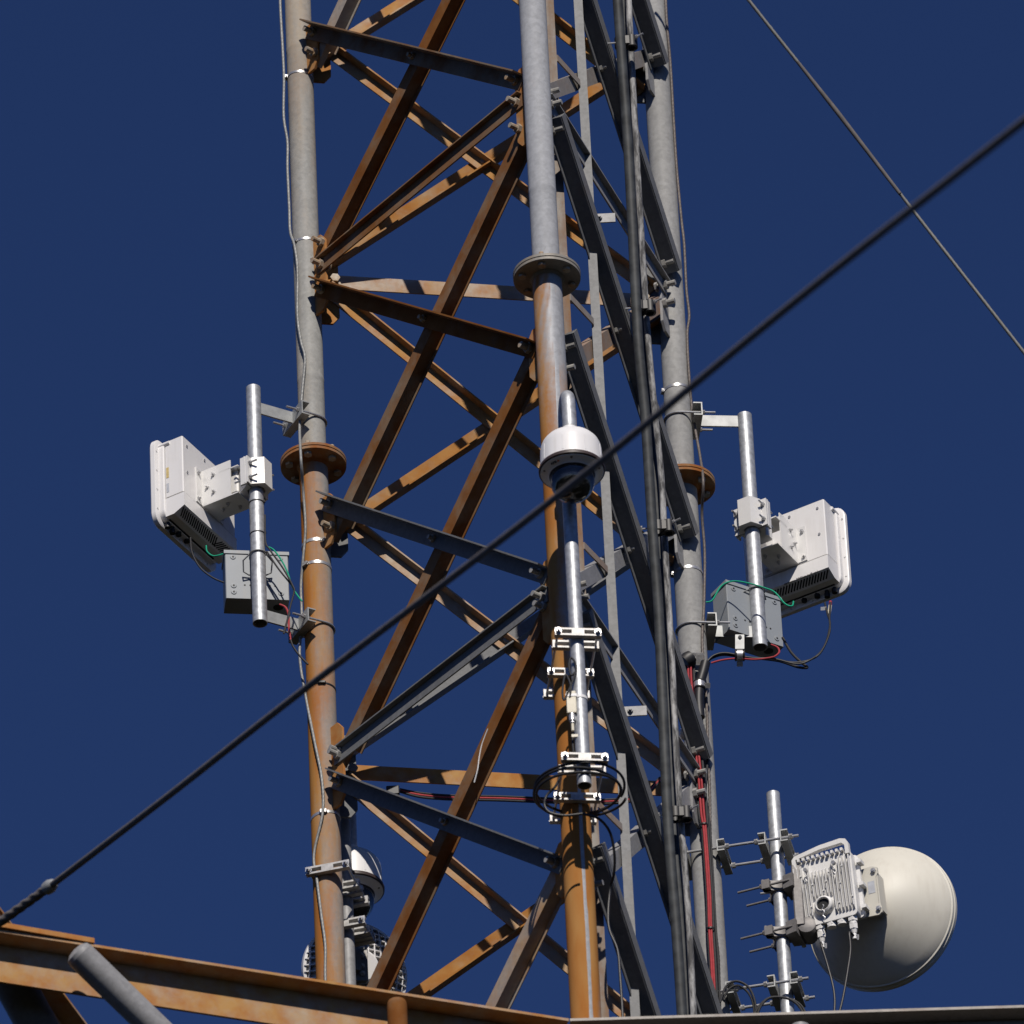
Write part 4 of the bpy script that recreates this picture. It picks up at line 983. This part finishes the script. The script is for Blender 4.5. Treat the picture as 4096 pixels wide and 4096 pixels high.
# second camera, behind the left leg
Yq = LL.y+.24
pt2 = PY(1398, 3200, Yq+.02)
neck2 = PY(1404, 3418, Yq)
pq = V((PY(1420, 3700, LL.y+.36).x, LL.y+.36, PY(1390, 4300, LL.y+.36).z)); tq = V((pq.x, pq.y, PY(1392, 3130, LL.y+.36).z))
th2 = thing('camera_pole', 'steel pole behind the left leg carrying the second camera and the round antenna', 'camera pole', pq, GMP)
xq = PY(1392, 3800, LL.y+.12).x; pq2 = V((xq, LL.y+.12, pq.z))
MB().cyl(pq2, V((xq, LL.y+.12, neck2.z+.28)), .027, 28).build('pole', 'zinc', th2)
MB().tube([V((xq, LL.y+.12, neck2.z+.24)), V((xq, LL.y+.12, neck2.z+.3))]+[V((xq, LL.y+.12, neck2.z+.3)).lerp(V((neck2.x, neck2.y, neck2.z+.3)), .5-.5*math.cos(math.pi*k/14))+UP*.06*math.sin(math.pi*k/14) for k in range(1, 14)]+[V((neck2.x, neck2.y, neck2.z+.3)), V((neck2.x, neck2.y, neck2.z+.02))], .026, 28).build('gooseneck', 'pipe', th2)
dome_camera('white dome camera half hidden behind the left leg, mostly in its shade', neck2)
f0 = PY(1292, 3475, LL.y-.075); f0 = V((LL.x+.005, LL.y-.075, f0.z))
Xl = V((.97, -.24, 0)).normalized(); dl = V((.24, .97, 0)).normalized()
clamp_set('slotted zinc clamp round the left leg in front of the half hidden camera', f0, dl, [0, .138, .185, .26], Xl)
f1 = V((xq, LL.y+.12, PY(1400, 3690, LL.y+.06).z))-dl*.05
clamp_set('slotted zinc clamp on the pole under the half hidden camera', f1, dl, [0, .07, .10, .13], Xl)

# ------------------------------------------------------------------ round ribbed antenna behind the left leg
ca = PY(1420, 3893, LL.y+.42); aa = V((-.32, .88, .25)).normalized()
ra = thing('round_antenna', 'round white antenna with ribbed back, low behind the left leg', 'antenna', ca)
rr_ = .21
MB().lathe([(rr_, .03), (rr_+.004, .02), (rr_+.003, -.004), (rr_-.008, -.008), (rr_-.01, .02)], ca, aa, 72, closed=True).build('rim', 'white', ra)
dish_h = lambda r_: -.085*(1-(r_/rr_)**2)
MB().lathe([(0, dish_h(0)+.012), (.06, dish_h(.06)+.012), (.11, dish_h(.11)+.012), (.16, dish_h(.16)+.012), (rr_-.008, .006)], ca, aa, 64).build('reflector', 'grey_tag', ra)
X_, Y_ = perp(aa)
rb = MB()
for k in range(-7, 8):
    u_ = k*.027
    w_ = math.sqrt(max((rr_-.006)**2-u_*u_, 0))
    for (A_, B_) in ((X_, Y_), (Y_, X_)):
        prev = None
        N_ = 12
        for i in range(N_+1):
            v_ = -w_+2*w_*i/N_; rad_ = math.hypot(u_, v_)
            c = ca+A_*u_+B_*v_+aa*(dish_h(rad_)+.006)
            if prev is not None and min(rad_, prev[1]) > .062:
                m_ = (prev[0]+c)/2; dd_ = (c-prev[0]); l_ = dd_.length/2; dd_.normalize(); nn_ = dd_.cross(A_)
                rb.obox(m_, dd_, A_, nn_, l_, .0022, .012)
            prev = (c, rad_)
rb.build('ribs', 'white', ra)
MB().lathe([(.0, -.1), (.06, -.1), (.068, -.095), (.07, -.07), (.06, -.06)], ca, aa, 48).lathe([(.012, -.106), (.012, -.1)], ca, aa, 16).build('hub', 'white', ra)
bk = MB()
hb = ca-aa*.1
bk.obox(hb-aa*.02-X_*0+CR*-.02, CR, aa, UP, .028, .02, .085); bk.obox(hb-aa*.05+CR*-.05, CR, aa, UP, .02, .03, .05)
bk.build('mount_bracket', 'cast', ra)
bo = MB()
for z in (.065, .03, -.02, -.055): bo.bolt(hb-aa*.042+CR*-.015+UP*z, -aa, .005, .011, .008, .004)
bo.each('bolt', 'bolt', ra)

# ------------------------------------------------------------------ round dish with its outdoor unit on the right
Yd = LR.y-.05
t_ = PY(3088, 3176, Yd); bt = PY(3150, 4010, Yd); xd = PY(3118, 3560, Yd).x
dp = thing('dish_pole', 'bright galvanised pole right of the tower carrying the round dish', 'antenna pole', V((xd, Yd, bt.z-1.0)))
MB().hollow(V((xd, Yd, bt.z-1.0)), V((xd, Yd, t_.z)), .0268, .004, 36).lathe([(0, 0), (.0266, 0)], V((xd, Yd, t_.z-.001)), UP, 36).build('pole', 'pipe', dp)
dq = V((LR.x-xd, LR.y-Yd, 0)); Ld = dq.length; dq.normalize(); Xd = V((-dq.y, dq.x, 0)); Xd = Xd if Xd.y < 0 else -Xd
def chan(c, X, N_, w, mat, name, par, open_=1):
    poly = [(0, -.027), (0, .027), (.03*open_, .027), (.03*open_, .022), (.004*open_, .022), (.004*open_, -.022), (.03*open_, -.022), (.03*open_, -.027)]
    return MB().prism(poly, c-X*w, N_, UP, X*2*w).build(name, mat, par, .4)
for py, lab in ((3395, 'channel clamp with long rods tying dish pole to the right leg, upper one'), (3965, 'channel clamp with long rods tying dish pole to the right leg, lower one')):
    z = PY(3115 if py < 3700 else 3150, py, Yd).z
    c = V((xd, Yd, z)); cl_ = thing('pole_clamp', lab, 'pole clamp', c, 'channel clamps of the dish pole')
    lc = V((LR.x, LR.y, z))
    chan(c-dq*.029, Xd, -dq, .088, 'bracket', 'channel', cl_, 1)
    chan(c+dq*.029, Xd, dq, .088, 'bracket', 'channel', cl_, 1)
    chan(lc-dq*.060, Xd, -dq, .088, 'bracket', 'channel', cl_, 1)
    chan(lc+dq*.060, Xd, dq, .088, 'bracket', 'channel', cl_, 1)
    rd = MB(); nu = MB()
    for s in (-1, 1):
        a = c-dq*.10+Xd*s*.068; b_ = lc+dq*.105+Xd*s*.068
        rd.cyl(a, b_, .0058, 10).nx()
        for q_, sg in ((c-dq*.062, -1), (c+dq*.062, 1), (lc-dq*.092, -1), (lc+dq*.092, 1)):
            p = q_+Xd*s*.068; nu.cyl(p, p+dq*sg*.002, .014, 14); nu.hexa(p+dq*sg*.002, p+dq*sg*.014, .0115).nx()
    rr = rd.each('threaded_rod', 'steel', cl_)
    for i, nu_ in enumerate(nu.each('nut', 'steel', cl_)): nu_.parent = rr[i//4]
# dish
ax = V((.36, .92, .12)).normalized()
rimc = PY(3524, 3668, Yd+.17)
di = thing('round_dish', 'large cream round dish seen from behind, right of the tower', 'dish antenna', rimc)
rd_ = .305; dep = .172
prof = [(0, -dep)]+[(rd_*k/14*.955, -dep*(1-(k/14*.97)**2)) for k in range(1, 15)]
outer = prof+[(rd_*.965, -.004), (rd_*.985, -.002), (rd_*.99, .012), (rd_*1.0, .014), (rd_*1.0, .034), (rd_*.985, .038)]
MB().lathe(outer, rimc, ax, 96).build('reflector', 'cream', di, .35)
MB().lathe([(rd_*.985, .036), (rd_*.7, .055), (0, .062)], rimc, ax, 64).build('radome', 'white', di)
hubc = rimc-ax*dep
xo = ax.cross(UP).normalized(); xo = xo if xo.x > 0 else -xo; yo = xo.cross(ax); yo = yo if yo.z > 0 else -yo
MB().lathe([(.06, .03), (.058, -.05), (.05, -.058), (0, -.058)], hubc, ax, 40).build('hub', 'cream', di)
# mounting plate
mb = MB(); mb.prism([(-.16, -.10), (.067, -.115), (.082, -.105), (.082, -.08), (.072, -.065), (.072, .05), (.082, .065), (.082, .09), (.062, .1), (-.16, .09)], hubc-ax*.062, xo, yo, ax*.012)
mb.obox(hubc-ax*.025+xo*.076-yo*.008, ax, xo, yo, .035, .003, .08)
mp_ = mb.build('mounting_plate', 'cream', di)
bo = MB()
for sx, sy in ((.066, .078), (.07, -.09)): bo.bolt(hubc-ax*.062+xo*sx+yo*sy, -ax, .006, .011, .004, .003)
bo.each('bolt', 'steel', mp_)
mb = MB(); mb.obox(hubc-ax*.0625+xo*.05+yo*.01, xo, ax, yo, .014, .0006, .026); mb.build('data_label', 'grey_tag', mp_)
# outdoor unit
oc = PN(3304, 3562, hubc-ax*.125, ax)
od = thing('radio_unit', 'off-white finned radio box with carrying handle on the back of the round dish', 'radio unit', oc)
w2, h2, d2 = .122, .142, .045
mb = MB(); mb.prism(rrect(w2, h2, .018), oc-ax*.012, xo, yo, ax*(d2)); body = mb.build('housing', 'odu', od, .5)
fi = MB(); nf = 17
for i in range(nf):
    x = -w2+.008+i*(2*w2-.016)/(nf-1)
    lo_, hi_ = -h2+.022, h2-.02
    segs = [(lo_, hi_)]
    if 5 <= i <= 10: segs = [(-h2*.28, hi_-.035)]
    elif abs(i-3) < .6 or abs(i-12) < .6: segs = [(lo_, hi_-.06)]
    for a, b_ in segs:
        fi.prism([(0, a), (-.016, a+.014), (-.019, b_-.010), (-.008, b_), (0, b_)], oc-ax*.012+xo*(x-.0016), ax, yo, xo*.0032)
        for q_ in range(3):
            if (i*3+q_*5) % 4 == 0:
                z = a+(b_-a)*(q_+.7)/3.4; fi.obox(oc-ax*.031+xo*x+yo*z, xo, ax, yo, .0042, .002, .0022)
fi.build('heat_sink', 'odu', od, .4)
mb = MB(); c = oc-ax*.012-yo*.072-xo*.008
mb.lathe([(.042, 0), (.036, -.02), (.029, -.026), (.0262, -.024), (.0262, -.002)], c, ax, 36); po = mb.build('port_collar', 'odu', body)
MB().cyl(c-ax*.012, c-ax*.0145, .0262, 24).build('port_opening', 'dark', body)
mb = MB(); mb.tube([c-ax*.026+xo*.004*math.sin(k)+yo*(-.005-.075*k/18) for k in range(19)], .0022, 6).nx()
for sx in (-.062, .055):
    p = oc-ax*.03+xo*sx+yo*(h2-.052); mb.hexa(p, p-ax*.014, .009); mb.tube([p-ax*.01+yo*(-.055*k/12)+xo*.003*math.sin(k*1.3) for k in range(13)], .0018, 6).nx()
mb.each('chain', 'steel', body)
# handle
hp = [(-w2+.004, h2-.045), (-w2+.004, h2+.012), (-w2+.016, h2+.026), (0, h2+.046), (w2-.034, h2+.052), (w2-.012, h2+.045), (w2-.003, h2+.028), (w2-.002, h2-.02), (w2-.018, h2-.02), (w2-.018, h2+.02), (w2-.03, h2+.032), (0, h2+.028), (-w2+.02, h2+.01), (-w2+.02, h2-.045)]
mb = MB(); mb.prism(hp, oc-ax*.026, xo, yo, ax*.022); mb.build('handle', 'odu', od, .4)
mb = MB()
for i in range(10): mb.obox(oc+xo*(-.09+.02*i)+yo*(h2+.003), xo, ax, yo, .005, .03, .006)
mb.build('top_teeth', 'odu', body)
mb = MB(); mb.prism(rrect(w2+.014, h2-.004, .02), oc+ax*.033, xo, yo, ax*.018); 
for yy in (.1, 0, -.1): mb.obox(oc+xo*(w2+.018)+ax*.035+yo*yy, xo, ax, yo, .01, .02, .007)
mb.build('rear_cover', 'odu', od, .5)
gl = MB(); capm = MB()
for sx in (-.088, -.042, 0.005, .048, .092):
    p = oc+xo*sx-yo*h2+ax*.008
    if sx in (-.042, .092):
        gl.hexa(p, p-yo*.018, .02); gl.cyl(p-yo*.018, p-yo*.03, .016, 16); gl.hexa(p-yo*.03, p-yo*.052, .0175); gl.cyl(p-yo*.052, p-yo*.07, .014, 16, .010).nx()
    else:
        capm.hexa(p, p-yo*.012, .021); capm.cyl(p-yo*.012, p-yo*.02, .019, 16).nx()
gl.each('cable_gland', 'odu', od, .4); capm.each('blanking_cap', 'odu', od, .4)
GDC = 'black cables hanging from the radio unit'
for sx, pxl, lab in ((-.042, [(3284, 3775), (3310, 3860), (3335, 3960), (3338, 4040), (3325, 4120)], 'black cable hanging from the left gland of the finned radio box'), (.092, [(3398, 3730), (3402, 3800), (3388, 3900), (3372, 3990), (3355, 4060), (3340, 4120)], 'black cable hanging from the right gland of the finned radio box')):
    p = oc+xo*sx-yo*(h2+.065)+ax*.008
    pts = [p, p-UP*.02]+[PY(x, y, p.y-.03) for x, y in pxl]
    cb_ = thing('cable', lab, 'cable', p, GDC)
    MB().tube(spline(pts, 8), .0046, 10).build('sheath', 'black', cb_)
    q_ = p-UP*.022
    MB().cyl(p, p-UP*.032, .0085, 12).obox(q_+CR*.006, CR, CU, _fw, .011, .010, .0015).build('marker_tag', 'tag_white', cb_)
    text_mesh('E', .018, q_+CR*.006-_fw*.0018, CR, CU, 'lettering', 'dark', cb_, bold=True)
# tilting mount between pole and dish
mt_ = thing('dish_mount', 'dark cast clamp bracket with long bolts joining the round dish to its pole', 'dish mount', V((xd, Yd, oc.z)))
for py in (3560, 3745):
    z = PY(3118, py, Yd).z; c = V((xd, Yd, z))
    sx = (oc-c); sx.z = 0; sx.normalize(); sy = sx.cross(UP); sy = sy if sy.y < 0 else -sy
    mb = MB()
    mb.prism([(-.05, .034), (-.05, .062), (-.01, .036), (.012, .03), (.03, .03), (.03, -.03), (.012, -.03), (-.01, -.036), (-.05, -.062), (-.05, -.034), (-.033, -.02), (-.031, 0), (-.033, .02)], c-UP*.02, sx, sy, UP*.045)
    mb.prism([(.03, -.045), (.075, -.055), (.075, .055), (.03, .045)], c-UP*.03, sx, sy, UP*.06)
    ja = mb.build('clamp_jaw', 'cast', mt_, .4)
    bo = MB()
    for s in (-1, 1):
        a = c+sy*s*.05; bo.cyl(a+sx*.06, a-sx*.155, .0048, 10); bo.hexa(a-sx*.05, a-sx*.062, .0105); bo.obox(a-sx*.036, sx, sy, UP, .016, .014, .02).nx()
    bo.each('long_bolt', 'cast', ja)
z0_ = hubc.z; c = V((xd, Yd, z0_)); sx = hubc-ax*.05-c; sx.z = 0; sl = sx.length; sx.normalize(); sy = sx.cross(UP); sy = sy if sy.y < 0 else -sy
mb = MB(); mb.obox(c+sx*(.10+sl)/2-sy*.03, sx, sy, UP, (sl-.10)/2, .022, .05, .008); mb.obox(c+sx*.12-sy*.01-UP*.02, sx, sy, UP, .012, .03, .15, .004); mb.obox(c+sx*.075-UP*.01, sx, sy, UP, .02, .055, .14, .005)
mb.obox(c+sx*.11-UP*.13, sx, sy, UP, .06, .012, .03); mb.lathe([(.02, -.05), (.035, -.045), (.035, .045), (.02, .05)], c+sx*.1-UP*.15, sy, 20)
mb.build('tilt_arm', 'cast', mt_, .4)
mb = MB(); mb.cyl(c+sx*.06-sy*.05+UP*.06, c+sx*.075-sy*.06-UP*.17, .0048, 10); mb.hexa(c+sx*.06-sy*.05+UP*.07, c+sx*.06-sy*.05+UP*.055, .011); mb.hexa(c+sx*.075-sy*.06-UP*.165, c+sx*.076-sy*.06-UP*.18, .010)
mb.cyl(c-sx*.08-sy*.06+UP*.09, c+sx*.03-sy*.05+UP*.085, .0048, 10)
mb.build('adjusting_bolt', 'steel', mt_)
# slack black cable loops near the lower clamp
for k, (sc_, ox, lab) in enumerate(((1, 0, 'black slack cable loop behind the lower clamp of the dish pole, widest'), (.86, 10, 'black slack cable loop behind the lower clamp of the dish pole, inner'),)):
    cable([(3008+ox, 4140), (3022+ox, 4050), (3070, 4005-10*sc_), (3130, 3990), (3190-ox, 4010), (3222-ox, 4055), (3236-ox, 4140)], Yd-.1-.01*k, .0048, 'black', lab, group='slack cables by the dish pole')
cable([(2880, 4010), (2905, 3945), (2945, 3925), (2990, 3945), (3015, 3990), (3024, 4045), (3026, 4140)], Yd-.06, .0048, 'black', 'black cable arching from the right leg to the foot of the dish pole', group='slack cables by the dish pole')
cable([(2890, 4000), (2915, 3958), (2950, 3942), (2985, 3962), (3008, 4000), (3018, 4060), (3020, 4140)], Yd-.05, .0044, 'black', 'second black cable arching from the right leg to the dish pole, just under the first', group='slack cables by the dish pole')
